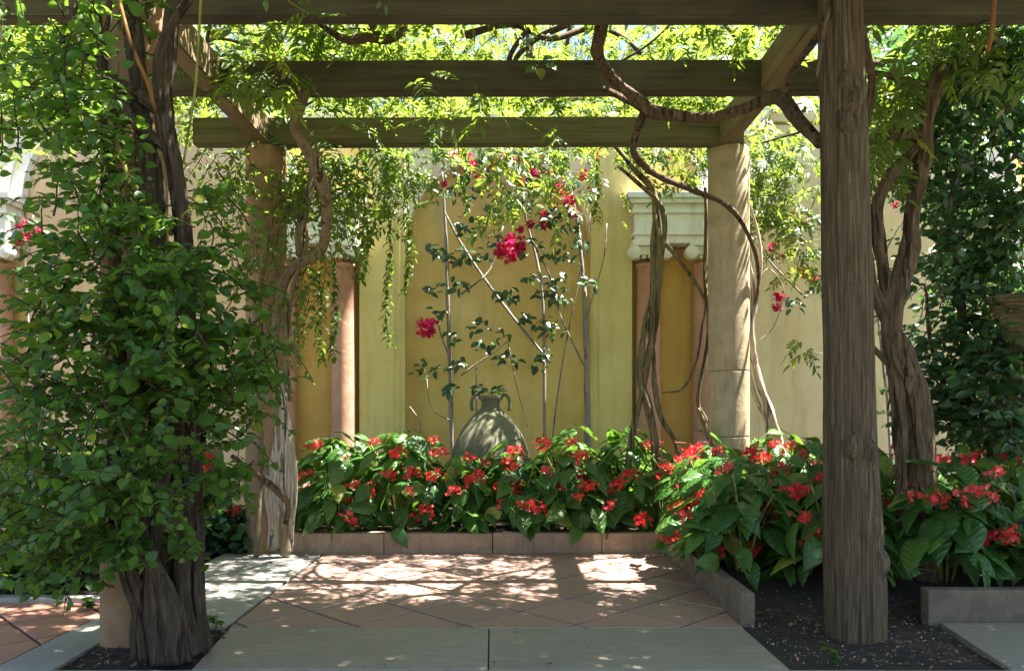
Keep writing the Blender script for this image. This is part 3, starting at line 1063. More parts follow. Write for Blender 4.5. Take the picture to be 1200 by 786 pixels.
# stone planter on a pedestal at the right
PX, PY = at(1205, 480, 5.6).x, 5.6
pl = thing('stone_planter', 'rough woven stone basket planter on a block at the right edge', 'planter', (PX, PY, 0))
zp = EYE + (HY - 347) / F * 5.6
lathe('bowl', [(.10, zp - .34), (.14, zp - .30), (.17, zp - .2), (.22, zp - .08), (.235, zp - .03), (.25, zp - .025), (.25, zp), (.22, zp + .002), (.2, zp - .05)], M['planter'], pl, (PX, PY, 0), 40, .03, 2)
for k in range(8):
    zz = zp - .04 - k * .034
    rr = .237 - .014 * k
    tube('weave_ring', [(PX + rr * math.cos(a), PY + rr * math.sin(a), zz + .008 * math.sin(a * 8 + k * 3.1)) for a in [2 * math.pi * i / 32 for i in range(33)]], .013, M['planter'], pl, n=6, step=.2)
box('pedestal', (PX - .09, PX + .09, PY - .09, PY + .09, .0, zp - .335), M['planter'], pl, .01)
box('pedestal_base', (PX - .1, PX + .2, PY - .11, PY + .2, .0, EYE + (HY - 470) / F * 5.6), M['planter'], pl, .01)

# ================================================================== WOODY CLIMBERS
def pxs(lst, Y):
    return [at(p[0], p[1], p[2] if len(p) > 2 else Y) for p in lst]


# left front: trunks around the terracotta pillar
lv = thing('climbing_shrub', 'big leafy climber with several dark woody trunks covering the left front pillar', 'climbing plant', (-1.68, 3.75, 0))
stems = [
    ([(200, 770, 3.66), (190, 690, 3.63), (187, 600, 3.6), (190, 500, 3.58), (182, 400, 3.58), (178, 250, 3.58), (165, 120, 3.6), (150, -20, 3.7)], [.072, .052, .05, .05, .05, .045, .04, .03]),
    ([(226, 765, 3.62), (214, 700, 3.62), (220, 600, 3.63), (226, 480, 3.64), (221, 380, 3.62), (214, 270, 3.56), (203, 190, 3.54), (192, 130, 3.54), (197, 60, 3.56), (205, -20, 3.6)], [.05, .034, .032, .033, .035, .034, .033, .033, .03, .028]),
    ([(172, 772, 3.56), (164, 720, 3.55), (144, 660, 3.56), (132, 560, 3.6), (140, 430, 3.62), (135, 300, 3.64), (125, 150, 3.7), (110, -10, 3.8)], [.036, .028, .026, .026, .026, .024, .022, .018]),
    ([(186, 775, 3.50), (174, 715, 3.49), (152, 660, 3.49), (146, 630, 3.5), (160, 560, 3.5), (165, 430, 3.5)], [.034, .024, .021, .02, .016, .01]),
    ([(212, 772, 3.52), (194, 700, 3.49), (172, 640, 3.48), (165, 590, 3.49), (160, 520, 3.5), (170, 420, 3.53)], [.06, .038, .034, .03, .026, .02]),
    ([(190, 775, 3.5), (180, 720, 3.475), (178, 660, 3.47), (188, 600, 3.5), (200, 520, 3.52)], [.04, .032, .026, .026, .02]),
    ([(236, 760, 3.70), (230, 690, 3.70), (232, 620, 3.70), (230, 560, 3.72), (236, 480, 3.8), (240, 330, 3.85)], [.044, .03, .027, .025, .022, .015]),
    ([(218, 770, 3.56), (207, 715, 3.54), (212, 650, 3.56), (206, 590, 3.55), (210, 500, 3.56), (202, 400, 3.56)], [.034, .026, .024, .026, .022, .014]),
    ([(160, 772, 3.54), (158, 735, 3.54), (166, 690, 3.52), (176, 640, 3.5), (205, 600, 3.5)], [.022, .018, .017, .015, .012]),
    ([(191, 130, 3.54), (150, 105, 3.56), (133, 95, 3.6)], [.03, .025, .015]),
    ([(200, 175, 3.54), (165, 150, 3.53), (140, 115, 3.55), (125, 95, 3.6)], [.03, .026, .024, .018]),
    ([(192, 135, 3.53), (185, 85, 3.5), (195, 40, 3.48), (230, -10, 3.5)], [.024, .02, .017, .014]),
    ([(85, -10, 3.6), (88, 40, 3.56), (105, 70, 3.52), (118, 50, 3.5), (128, 20, 3.5), (125, -20, 3.55)], [.016, .015, .014, .012, .011, .01]),
]
for pts, rad in stems:
    tube('trunk' if rad[0] > .04 else 'stem', pxs(pts, 3.6), rad, M['bark_dark'], lv, n=26, step=.025, ridge=.24, rk=7, twist=2.0, seed=pts[0][0])
tube('cane', pxs([(135, -15, 3.42), (155, 55, 3.40), (172, 95, 3.42), (182, 130, 3.5)], 3.4), [.008, .008, .008, .008], M['cane'], lv, n=10, step=.04)
tube('cane', pxs([(236, -10, 3.45), (232, 60, 3.45), (228, 110, 3.46), (215, 190, 3.5)], 3.4), [.006, .006, .006, .005], M['greencane'], lv, n=8, step=.04)
tube('cane', pxs([(128, 140, 3.42), (145, 190, 3.40), (158, 240, 3.4), (164, 290, 3.4), (165, 345, 3.42)], 3.4), [.009, .009, .009, .008, .007], M['greencane'], lv, n=8, step=.04)
# leafy twigs in clumps
clumps = [(170, 330, 3.25, 60, 18), (190, 450, 3.25, 50, 6), (150, 250, 3.3, 50, 12), (215, 270, 3.4, 40, 8), (205, 540, 3.3, 45, 10), (130, 620, 3.3, 40, 10), (250, 430, 3.4, 50, 14), (100, 100, 3.4, 60, 16), (200, 380, 3.2, 60, 7), (15, 640, 3.5, 40, 10),  # px, py, Y, radius px, twigs
    (60, 60, 3.5, 80, 34), (150, 40, 3.7, 70, 14), (45, 165, 3.4, 60, 16), (105, 150, 3.4, 60, 20), (70, 250, 3.5, 65, 22), (120, 235, 3.35, 50, 12), 
    (110, 330, 3.3, 75, 36), (65, 345, 3.4, 50, 16), (190, 340, 3.3, 60, 24), (245, 330, 3.5, 55, 16), (255, 410, 3.5, 55, 20), (150, 400, 3.25, 75, 32),
    (80, 430, 3.3, 75, 32), (210, 400, 3.3, 50, 18), (240, 250, 3.7, 45, 8), (300, 390, 3.7, 35, 8), (310, 455, 3.6, 35, 8), (70, 500, 3.35, 60, 26), (140, 490, 3.25, 60, 18), (240, 480, 3.5, 45, 10),
    (70, 570, 3.4, 70, 30), (135, 560, 3.3, 45, 14), (180, 560, 3.3, 40, 7), (250, 545, 3.6, 45, 9), (215, 610, 3.45, 35, 6), (60, 630, 3.45, 60, 22), (140, 630, 3.35, 40, 8), (285, 530, 3.7, 25, 4), (50, 420, 3.5, 45, 8), (20, 570, 3.5, 55, 16),
]
ST, DR, LN = [], [], []
for (cx, cy, Y, rp, n) in clumps:
    for i in range(n):
        a, q = random.uniform(0, 6.283), math.sqrt(random.random())
        c = at(cx + rp * q * math.cos(a), cy + rp * q * math.sin(a), Y + random.uniform(-.25, .3))
        ax = Vector((-1.68, 3.75, c.z))
        out = (c - ax)
        out.z = 0
        out = out.normalized() if out.length > .05 else Vector((0, -1, 0))
        d = out * .6 + Vector((random.gauss(0, .5), random.gauss(-.2, .5), random.gauss(.15, .45)))
        d.normalize()
        L = random.uniform(.2, .42)
        ST.append(c - d * L * .5)
        DR.append(d)
        LN.append(L)
P, A, N, Z, st = twig_set(ST, DR, LN, 38, .4, (.034, .082))
split_leaves('leaf', P, A, N, Z, LV, M['l_vine'], lv, 300)
o = tubes('twigs', st, M['bark_dark'], lv, n=4, step=.3)
tag(o, kind='stuff')

# left back column: bare twisted vine with pale root bundle
lb = thing('woody_climber', 'bare brown vine climbing the left back column from a pale sunlit root bundle', 'climbing plant', (-1.75, 6.05, 0))
for pts, rad in [
    ([(335, 650, 6.05), (330, 540, 5.98), (325, 470, 5.98), (322, 400, 6.0), (330, 340, 6.0), (345, 312, 5.95), (375, 295, 5.8), (383, 255, 5.6), (378, 215, 5.4), (362, 180, 5.28), (346, 150, 5.24), (352, 122, 5.24), (360, 98, 5.25)], [.035, .036, .034, .032, .034, .036, .038, .04, .042, .04, .036, .04, .036]),
    ([(352, 300, 6.0), (352, 270, 6.02), (362, 230, 6.04), (368, 195, 6.05), (372, 170, 6.08)], [.03, .032, .032, .028, .02]),
    ([(300, 655, 6.05), (306, 520, 6.02), (300, 430, 6.02), (305, 340, 6.0), (318, 260, 6.0), (330, 200, 6.05)], [.022, .02, .018, .017, .014, .01]),
    ([(340, 470, 5.95), (336, 400, 5.95), (345, 330, 5.95), (360, 280, 6.0), (352, 230, 6.05)], [.02, .018, .016, .014, .012]),
]:
    tube('stem', pxs(pts, 6), rad, M['bark_tan'], lb, n=12, step=.04, ridge=.15, seed=pts[0][0])
for k in range(9):
    x0 = 318 + k * 3.4
    tube('root', pxs([(x0 - 4, 645, 6.08), (x0 - 2, 612, 6.02), (x0 - 6 + 2 * k * .5, 570, 5.97), (x0 + 4 - k * .8, 520, 5.95), (324 + k * 1.3, 470, 5.97), (322 + k * .8, 430, 5.99)], 6), [.013, .013, .015, .014, .013, .011], M['bark_pale'], lb, n=8, step=.05, ridge=.1, seed=k)
tube('root', pxs([(272, 534, 5.2), (300, 555, 5.4), (325, 575, 5.6), (338, 592, 5.8), (335, 612, 5.9)], 5.5), [.014, .02, .024, .022, .02], M['bark_vine'], lb, n=9, step=.04, ridge=.15)
ST, DR, LN = [], [], []
for (cx, cy, Y, rp, n) in [(300, 230, 5.9, 55, 26), (255, 190, 5.8, 40, 12), (350, 240, 6.1, 45, 18), (360, 300, 6.0, 40, 14), (355, 350, 5.9, 30, 9), (290, 300, 5.9, 45, 14), (330, 390, 5.9, 22, 5), (405, 235, 6.3, 40, 10)]:
    for i in range(n):
        a, q = random.uniform(0, 6.283), math.sqrt(random.random())
        ST.append(at(cx + rp * q * math.cos(a), cy + rp * q * math.sin(a), Y + random.uniform(-.3, .3)))
        DR.append((random.gauss(0, .7), random.gauss(-.2, .6), random.gauss(-.3, .5)))
        LN.append(random.uniform(.25, .45))
P, A, N, Z, st = twig_set(ST, DR, LN, 30, .8, (.055, .09))
split_leaves('leaf', P, A, N, Z, LO, M['l_canopy'], lb, 300)
tag(tubes('twigs', st, M['bark_vine'], lb, n=4, step=.3), kind='stuff')

# right middle: twisted mossy vine in front of the doorway, and the branch under the beams
rv = thing('woody_climber', 'twisted mossy vine rising between the right pilaster and the right stone column', 'climbing plant', (1.2, 6.5, 0))
for pts, rad in [
    ([(728, 625), (738, 525), (745, 490), (752, 460), (760, 420), (768, 380), (771, 330), (772, 290), (768, 250), (764, 222), (745, 200), (722, 172), (700, 150, 6.4)], [.03, .022, .022, .022, .024, .028, .03, .03, .026, .022, .02, .018, .012]),
    ([(772, 625), (768, 545), (766, 505), (758, 470), (750, 440), (755, 390), (764, 350), (765, 310), (766, 270), (768, 235), (760, 215)], [.036, .03, .028,   .026, .024, .026, .024, .02, .018, .016, .01]),
    ([(800, 620), (795, 530), (775, 490), (768, 455), (766, 420), (761, 380), (770, 340), (775, 300), (779, 260), (770, 235), (748, 215), (724, 195)], [.022, .018, .018, .018, .018, .018, .018, .017, .018, .018, .015, .01]),
    ([(776, 460), (800, 455), (815, 425), (822, 385), (825, 350), (800, 310), (778, 285)], [.006, .009, .009, .008, .01, .014, .016]),
    ([(846, 620), (838, 540), (828, 495), (818, 470), (826, 420), (831, 380), (826, 320), (828, 260), (826, 220)], [.016, .014, .014, .014, .016, .017, .015, .014, .01]),
    ([(846, 640, 6.1), (838, 540, 6.1), (828, 505, 6.08), (818, 478, 6.1)], [.016, .016, .016, .014]),
]:
    tube('stem', pxs([(a, b, c[0] if c else 6.55) for a, b, *c in pts], 6.5), [q * 1.05 for q in rad], M['bark_moss'], rv, n=16, step=.03, ridge=.3, rk=3, twist=9, seed=pts[0][0])

br = thing('vine_branch', 'thick curved brown branch hanging under the pergola beams towards the timber post', 'branch', (1.0, 4.9, 3.0))
for pts, rad in [
    ([(708, 10, 4.45), (703, 40, 4.5), (700, 62, 4.6), (712, 85, 4.75), (730, 103, 4.85), (752, 120, 4.9), (762, 130, 4.9), (790, 135, 4.85), (830, 138, 4.75), (870, 128, 4.6), (905, 115, 4.45), (918, 117, 4.35), (935, 140, 4.22), (962, 168, 4.08)], [.034, .034, .036, .035, .033, .033, .038, .034, .032, .03, .032, .034, .036, .034]),
    ([(757, 128, 4.9), (748, 150, 5.0), (742, 175, 5.1), (752, 192, 5.3), (775, 208, 5.5), (810, 222, 5.7), (850, 240, 5.95), (870, 262, 6.05), (886, 300, 6.2), (888, 335, 6.36), (880, 370, 6.42)], [.028, .026, .024, .023, .022, .02, .018, .016, .014, .013, .01]),
    ([(758, 132, 4.92), (735, 118, 5.05), (700, 100, 5.24)], [.022, .02, .014]),
    ([(918, 116, 4.35), (922, 95, 4.3), (945, 60, 4.1), (968, 25, 3.9), (966, -10, 3.85)], [.02, .017, .016, .017, .02]),
    ([(960, 60, 3.84), (957, 90, 3.82), (965, 40, 3.8), (972, 10, 3.8)], [.006, .006, .008, .01]),
]:
    tube('limb', pxs(pts, 4.9), rad, M['bark_vine'], br, n=14, step=.035, ridge=.1, seed=pts[0][0])

pr_ = thing('woody_climber', 'pale ragged vine bundle just right of the right stone column', 'climbing plant', (1.9, 6.4, 0))
for pts, rad in [
    ([(922, 625), (915, 530), (905, 490), (888, 440), (880, 390), (884, 340), (872, 290), (860, 250), (845, 225)], [.036, .03, .028, .026, .024, .022, .02, .018, .012]),
    ([(912, 625), (908, 520), (898, 480), (885, 420), (878, 370), (880, 320), (876, 280)], [.018, .016, .016, .016, .015, .014, .008]),
    ([(898, 625), (900, 510), (882, 455), (876, 400), (887, 350), (892, 300), (885, 260), (874, 225)], [.014, .014, .014, .013, .013, .012, .01, .006]),
    ([(890, 330), (900, 315), (915, 330), (918, 350), (905, 385), (888, 400)], [.005, .005, .004, .004, .004, .003]),
]:
    tube('stem', pxs(pts, 6.42), rad, M['bark_pale'], pr_, n=11, step=.035, ridge=.3, rk=4, twist=11, seed=pts[0][0])

# right twisted trunk
rt = thing('woody_climber', 'thick twisted brown vine trunk forking upward behind the timber post on the right', 'climbing plant', (2.3, 4.75, 0))
for pts, rad in [
    ([(1085, 690), (1078, 570), (1076, 520), (1068, 460), (1052, 420), (1045, 380), (1052, 340), (1066, 290), (1068, 255), (1080, 200), (1084, 165), (1090, 120), (1098, 95), (1108, 80), (1140, 60), (1172, 40)], [.075, .068, .062, .056, .052, .05, .05, .045, .042, .042, .044, .044, .036, .032, .026, .02]),
    ([(1060, 690), (1058, 570), (1056, 510), (1050, 450), (1042, 400), (1040, 350), (1030, 290), (1027, 250), (1036, 220), (1058, 190), (1078, 170)], [.042, .04, .038, .036, .036, .036, .034, .032, .034, .032, .026]),
    ([(1095, 690), (1090, 580), (1088, 520), (1080, 460), (1062, 410), (1045, 385), (1025, 340), (1016, 300), (1012, 280)], [.042, .042, .04, .038, .036, .034, .034, .032, .026]),
    ([(1052, 560), (1062, 530), (1070, 490), (1065, 455), (1040, 425), (1020, 405), (1008, 395)], [.035, .032, .028, .022, .018, .016, .012]),
    ([(1084, 162), (1060, 158), (1035, 162), (1005, 168)], [.034, .03, .028, .028]),
    ([(1088, 112), (1065, 97), (1040, 88), (1022, 85)], [.024, .02, .018, .014]),
    ([(1010, 160, 4.3), (1018, 130, 4.3), (1022, 95, 4.3), (1016, 60, 4.25), (1008, 20, 4.2)], [.018, .018, .018, .016, .014]),
    ([(1100, 95), (1120, 78), (1150, 65), (1175, 55)], [.018, .015, .012, .008]),
]:
    tube('stem', pxs([(a, b, c[0] if c else 4.75) for a, b, *c in pts], 4.75), rad, M['bark_vine'], rt, n=28, step=.025, ridge=.26, rk=5, twist=5, seed=pts[0][0])
tube('cane', pxs([(1165, -10, 4.0), (1163, 30, 4.0), (1158, 60, 4.0)], 4), [.012, .012, .01], M['cane'], rt, n=8)
tube('cane', pxs([(1000, 400, 4.9), (1018, 375, 4.9), (1040, 372, 4.9), (1052, 420, 4.95), (1040, 480, 5)], 4.9), [.006] * 5, M['bark_dark'], rt, n=6)

# ================================================================== CANOPY over the pergola
cv = thing('canopy_climber', 'dense sunlit green climber spread over the top of the pergola beams', 'climbing plant', (0, 5.6, 3.4))


def hole(x, y, cx, cy, rx, ry):
    return max(0.0, 1 - ((x - cx) / rx) ** 4 - ((y - cy) / ry) ** 4)


def dens(x, y):
    d = .60 + .9 * noise.noise((x * 1.1, y * 1.1, 3.3)) + .9 * noise.noise((x * 3.1, y * 3.1, 8.1))
    d = max(.03, d)
    d *= 1 - .985 * hole(x, y, 2.3, 5.62, .62, .68)       # the clear opening right of the side beam
    d *= 1 - .95 * hole(x, y, 2.75, 6.55, .9, .55)
    d *= 1 - .75 * hole(x, y, 1.38, 5.65, .32, .5)
    d *= 1 - .45 * hole(x, y, .3, 5.5, .9, .75)
    d *= 1 - .8 * hole(x, y, .3, 6.65, .7, .5)
    if y > 6.25:
        d *= .5
    if x > 3.3:
        d *= .55
    if y < 4.65 and x > -.6:
        d += .6
    if x > 1.0 and y < 4.95:
        d += .5
    return min(1, d)


P, A, N, Z = [], [], [], []
tries = 0
while len(P) < 10300 and tries < 90000:
    tries += 1
    x, y = random.uniform(-4.6, 5.4), random.uniform(2.6, 7.35)
    if random.random() > dens(x, y):
        continue
    z = 3.42 + abs(random.gauss(0, .24)) + .1 * noise.noise((x, y, 0)) + (.12 if y < 5 else 0)
    if random.random() < .12:
        z -= random.uniform(0, .22)
    a = random.uniform(0, 6.283)
    P.append((x, y, z))
    A.append((math.cos(a), math.sin(a), random.gauss(-.15, .35)))
    N.append((random.gauss(0, .4), random.gauss(0, .4), 1))
    Z.append(random.uniform(.15, .25))
while len(P) < 10300 + 3800:
    x, y = random.uniform(-.5, 4.6), random.uniform(2.8, 4.75)
    if y > 4.45 and random.random() > .5:
        continue
    a = random.uniform(0, 6.283)
    P.append((x, y, random.uniform(3.5, 4.0)))
    A.append((math.cos(a), math.sin(a), random.gauss(-.15, .35)))
    N.append((random.gauss(0, .35), random.gauss(0, .35), 1))
    Z.append(random.uniform(.17, .27))
# unseen sprays added overhead to block sky light from the foreground
while len(P) < 10300 + 3800 + 2000:
    x, y = random.uniform(-1.5, 5.5), random.uniform(1.3, 3.0)
    a = random.uniform(0, 6.283)
    P.append((x, y, random.uniform(3.45, 3.95)))
    A.append((math.cos(a), math.sin(a), random.gauss(-.15, .35)))
    N.append((random.gauss(0, .35), random.gauss(0, .35), 1))
    Z.append(random.uniform(.2, .3))
# sprays that hang below the beams
hang = [(600, 175, 7.3, 90, 18, 40), (690, 165, 7.3, 60, 12, 20), (900, 190, 7.2, 35, 40, 30), (350, 205, 6.5, 45, 45, 34), (415, 205, 6.6, 50, 40, 26), (780, 170, 7.3, 60, 14, 20), (300, 95, 5.08, 45, 16, 12), (450, 150, 6.1, 90, 14, 14), (640, 160, 6.1, 60, 14, 8), (520, 90, 5.1, 60, 14, 5), (350, 25, 4.15, 40, 14, 4), (400, 195, 6.6, 95, 35, 90), (430, 245, 6.7, 60, 40, 46), (300, 75, 5.0, 60, 40, 36), (620, 205, 6.9, 55, 40, 24), (590, 240, 6.9, 50, 28, 14), (650, 245, 7.0, 30, 40, 6),
        (790, 185, 7.2, 60, 30, 44), (720, 220, 7.2, 30, 40, 6), (920, 210, 7.5, 45, 60, 110), (930, 290, 7.5, 35, 45, 36), (900, 250, 7.4, 30, 40, 30), (495, 190, 6.7, 50, 28, 20), (700, 180, 6.9, 60, 16, 8), (1040, 140, 4.85, 45, 70, 80), (610, 205, 6.7, 55, 40, 30), (1120, 60, 4.7, 70, 45, 50), (330, 200, 6.6, 40, 40, 40), (880, 170, 7.4, 40, 30, 34), (990, 420, 7.0, 20, 12, 5), (945, 405, 6.9, 18, 10, 7)]
for (cx, cy, Y, rx, ry, n) in hang:
    for i in range(n):
        a, q = random.uniform(0, 6.283), math.sqrt(random.random())
        p = at(cx + rx * q * math.cos(a), cy + ry * q * math.sin(a), Y + random.uniform(-.35, .35))
        t = random.uniform(0, 6.283)
        P.append(tuple(p))
        A.append((math.cos(t), math.sin(t), random.gauss(-.45, .35)))
        N.append((random.gauss(0, .4), random.gauss(-.3, .4), .8))
        Z.append(random.uniform(.16, .27))
P = np.array(P)
key = np.where(P[:, 2] < 3.5, 1.5, 1.0)
split_leaves('leaf_spray', P, A, N, Z, LP, M['l_canopy'], cv, 300, key, smooth=False)
for i in range(26):
    x, y = random.uniform(-2.6, 2.8), random.uniform(4.0, 7.2)
    a = random.uniform(0, 6.283)
    pts = []
    for k in range(7):
        pts.append((x, y, 3.40 + .12 * random.random() + .03 * k))
        a += random.gauss(0, .45)
        x += math.cos(a) * .3
        y += math.sin(a) * .3
    r0 = random.uniform(.009, .026)
    tube('branch', pts, [r0 * (1 - .1 * k) for k in range(7)], M['bark_vine'], cv, n=8, step=.06, ridge=.12, seed=i)
tube('branch', pxs([(355, 10, 4.9), (385, 36, 4.9), (410, 48, 4.9), (430, 44, 4.9), (450, 47, 4.9), (470, 38, 4.95), (480, 5, 5.0)], 4.9), [.016, .02, .026, .026, .026, .024, .016], M['bark_vine'], cv, n=10, step=.05, ridge=.14)
tube('branch', pxs([(433, 25, 4.9), (445, 45, 4.9), (455, 48, 4.92)], 4.9), [.02, .02, .018], M['bark_vine'], cv, n=10, step=.05, ridge=.14)

# trailing strands ---------------------------------------------------
strands = [
    (455, 170, 405, 6.75, 'long thin leafy strand hanging lowest in front of the left pilaster'),
    (428, 175, 330, 6.8, 'leafy strand hanging over the left edge of the left pilaster'),
    (478, 170, 345, 6.9, 'leafy strand hanging along the corner of the niche and left pilaster'),
    (392, 300, 420, 6.2, 'short leafy strand hanging in front of the left pink wall column'),
    (375, 320, 425, 6.1, 'short leafy strand hanging in front of the deep ochre recess on the left'),
    (412, 180, 290, 6.9, 'bushy strand hanging in front of the left white entablature'),
    (700, 180, 260, 7.2, 'feathery strand hanging left of the right white entablature'),
    (545, 165, 250, 6.9, 'green strand hanging before the upper left of the niche'),
]
lm = [temp_mesh('leaf', t, M['l_vine']) for t in LO]
for (px, y0, y1, Y, lab) in strands:
    a0 = at(px, y0, Y)
    t = thing('trailing_vine', lab, 'trailing vine', a0)
    pts = []
    n = 8
    for k in range(n + 1):
        pts.append(at(px + 4 * math.sin(k * 1.3 + px) * (k / n), y0 + (y1 - y0) * k / n, Y + .03 * math.sin(k)))
    tube('stem', pts, [.004] * n + [.002], M['greencane'], t, n=5, step=.06)
    PP, AA, NN, ZZ = [], [], [], []
    m = int((y1 - y0) / 4.2)
    for k in range(m):
        f = (k + .5) / m * n
        i = min(int(f), n - 1)
        q = pts[i].lerp(pts[i + 1], f - i)
        for sg in (-1, 1):
            th = k * 1.57 + random.gauss(0, .3) + (math.pi if sg > 0 else 0)
            PP.append(list(q))
            AA.append((math.cos(th), math.sin(th), random.uniform(-1.2, -.3)))
            NN.append((math.cos(th) * .5, math.sin(th) * .5, .9))
            ZZ.append(random.uniform(.05, .09))
    leaf_objs('leaf', np.array(PP), np.array(AA), np.array(NN), ZZ, lm, t)

# the bright sprig on the middle beam
sg_ = thing('leaf_sprig', 'small bright sprig of four leaves hanging in front of the middle beam', 'sprig', at(630, 70, 5.05))
tube('stem', pxs([(632, 55, 5.06), (631, 68, 5.05), (632, 80, 5.04)], 5.05), [.003, .003, .002], M['greencane'], sg_, n=5)
bgm = [temp_mesh('leaf', t, M['l_bush']) for t in LV]
leaf_objs('leaf', np.array([list(at(628, 68, 5.05)), list(at(636, 70, 5.04)), list(at(627, 78, 5.03)), list(at(633, 80, 5.03)), list(at(640, 76, 5.04))]), np.array([(-.8, -.2, .2), (.8, -.2, .2), (-.7, -.3, -.5), (.1, -.3, -1), (.8, -.3, -.3)]), np.array([(0, -1, .6)] * 5), [.075, .07, .08, .075, .08], bgm, sg_)
sg2 = thing('leaf_sprig', 'pale leafy sprig hanging at the top over the near beam', 'sprig', at(330, -5, 4.05))
tube('stem', pxs([(318, -20, 4.05), (340, 3, 4.05), (362, 16, 4.05)], 4), [.005, .004, .002], M['greencane'], sg2, n=5)
leaf_objs('leaf', np.array([list(at(311, 0, 4.03)), list(at(348, 5, 4.05)), list(at(355, 12, 4.05)), list(at(362, 15, 4.05)), list(at(357, -6, 4.03)), list(at(438, 0, 4.03)), list(at(447, 2, 4.03)), list(at(452, 6, 4.03))]), np.array([(.1, 0, -1), (1, 0, .3), (1, 0, -.3), (1, 0, -.1), (.5, 0, -1), (-1, 0, .2), (-.6, 0, -.8), (.1, 0, -1)]), np.array([(.3, -1, .3)] * 8), [.055, .05, .05, .05, .05, .05, .045, .05], [temp_mesh('leaf', t, M['l_bush']) for t in LO], sg2)

# ================================================================== BEGONIAS
fmesh = []
for s in range(5):
    r = random.Random(50 + s)
    V, Fc = [], []
    for k in range(r.randint(18, 24)):
        c = Vector((r.gauss(0, .36), r.gauss(0, .25), r.gauss(0, .2)))
        az0 = r.uniform(0, 6.28)
        nrm = Vector((r.gauss(0, .5), r.gauss(-.5, .5), r.gauss(-.1, .5))).normalized()
        u = nrm.orthogonal().normalized()
        vv = nrm.cross(u)
        ps = r.uniform(.15, .22)
        for m_ in range(4):
            a = az0 + m_ * 1.571
            d = u * math.cos(a) + vv * math.sin(a)
            e = u * -math.sin(a) + vv * math.cos(a)
            L = ps * (1.15 if m_ % 2 else .85)
            o = len(V)
            V += [c, c + d * L * .6 + e * L * .55 + nrm * L * .25, c + d * L + nrm * L * .3, c + d * L * .6 - e * L * .55 + nrm * L * .25, c + d * L * .5 + nrm * L * .05]
            Fc += [(o, o + 4, o + 1), (o + 1, o + 4, o + 2), (o + 2, o + 4, o + 3), (o + 3, o + 4, o)]
        o = len(V)
        V += [c + u * .012, c - u * .012, Vector((0, 0, .55)) + u * .012]
        Fc += [(o, o + 1, o + 2)]
    fmesh.append(mesh_of('flower_cluster', V, Fc, M['f_red'], True))
lbm = [temp_mesh('leaf', t, M['l_begonia']) for t in LB]


def begonia(label, x, y, z, r, h, nleaf=36, nfl=6, size=(.14, .235), view=None):
    nleaf, nfl, h = int(nleaf * 2.4), max(1, int(nfl * 1.35 + .5)), h * 1.2
    r = r * 1.12
    t = thing('begonia', label, 'begonia', (x, y, z), 'red begonias in the flower beds')
    c = Vector((x, y, z))
    tops = []
    for k in range(7):
        a = 2 * math.pi * k / 7 + random.uniform(-.3, .3)
        q = random.uniform(.25, .75)
        top = c + Vector((math.cos(a) * r * q, math.sin(a) * r * q, h * random.uniform(.65, .95)))
        tops.append(top)
        tube('stem', [c + Vector((math.cos(a) * .03, math.sin(a) * .03, -.03)), c.lerp(top, .5) + Vector((0, 0, h * .1)), top], [.009, .008, .005], M['greencane'], t, n=6, step=.12)
    P, A, N, Z = [], [], [], []
    for k in range(nleaf):
        a = random.uniform(0, 6.283) if k % 3 else random.uniform(math.pi * 1.0, math.pi * 2)
        e = math.asin(random.uniform(-.12, 1))
        q = random.uniform(.6, 1.0) * random.uniform(.92, 1.12)
        p = c + Vector((math.cos(a) * math.cos(e) * r * q, math.sin(a) * math.cos(e) * r * q, .1 + (h - .1) * math.sin(e) * q + .03))
        d = Vector((math.cos(a), math.sin(a), random.gauss(-.45, .35)))
        P.append(list(p - d.normalized() * .05))
        A.append((d.x + random.gauss(0, .4), d.y + random.gauss(0, .4), d.z))
        N.append((math.cos(a) * .55 + random.gauss(0, .3), math.sin(a) * .55 + random.gauss(0, .3), .35 + math.sin(e) + random.gauss(0, .2)))
        Z.append(random.uniform(*size) * (1 if p.z > z + .2 else .85))
    leaf_objs('leaf', np.array(P), np.array(A), np.array(N), Z, lbm, t)
    for k in range(nfl):
        a = random.uniform(math.pi * 1.02, math.pi * 1.98)
        e = math.asin(random.uniform(.08, .95))
        p = c + Vector((math.cos(a) * math.cos(e) * r * 1.08, math.sin(a) * math.cos(e) * r * 1.12, .08 + (h - .05) * math.sin(e)))
        s = random.uniform(.068, .115)
        mw = Matrix.Translation(p) @ Matrix.Rotation(random.gauss(0, .5), 4, 'Z') @ Matrix.Rotation(random.gauss(0, .25), 4, 'Y') @ Matrix.Scale(s, 4)
        link('flower_cluster', random.choice(fmesh), t, mw)
    return t


ZS = .115
begonia('leftmost red begonia of the back bed, beside the pale root bundle', -1.42, 6.58, ZS, .38, .62, 44, 8)
begonia('sunlit red begonia in front of the left pink wall column', -.90, 6.60, ZS, .42, .68, 50, 9)
begonia('red begonia in the back bed just left of the amphora, spilling over the kerb', -.38, 6.55, ZS, .36, .52, 40, 7)
begonia('red begonia directly in front of the amphora', .04, 6.56, ZS, .36, .56, 40, 6)
begonia('red begonia right of the amphora under the grey bougainvillea stems', .46, 6.58, ZS, .40, .66, 48, 9)
begonia('red begonia in front of the right pilaster, left of the twisted mossy vine', .90, 6.68, ZS, .36, .66, 40, 6)
begonia('dark begonia behind, against the left wall recess', -1.75, 7.35, ZS, .36, .62, 24, 2)
begonia('dark begonia behind, at the foot of the left pilaster', -1.05, 7.5, ZS, .36, .66, 24, 2)
begonia('dark begonia behind, at the niche wall right of the amphora', .55, 7.5, ZS, .36, .66, 24, 2)
begonia('dark begonia behind, at the foot of the right pilaster', 1.15, 7.5, ZS, .36, .64, 24, 2)
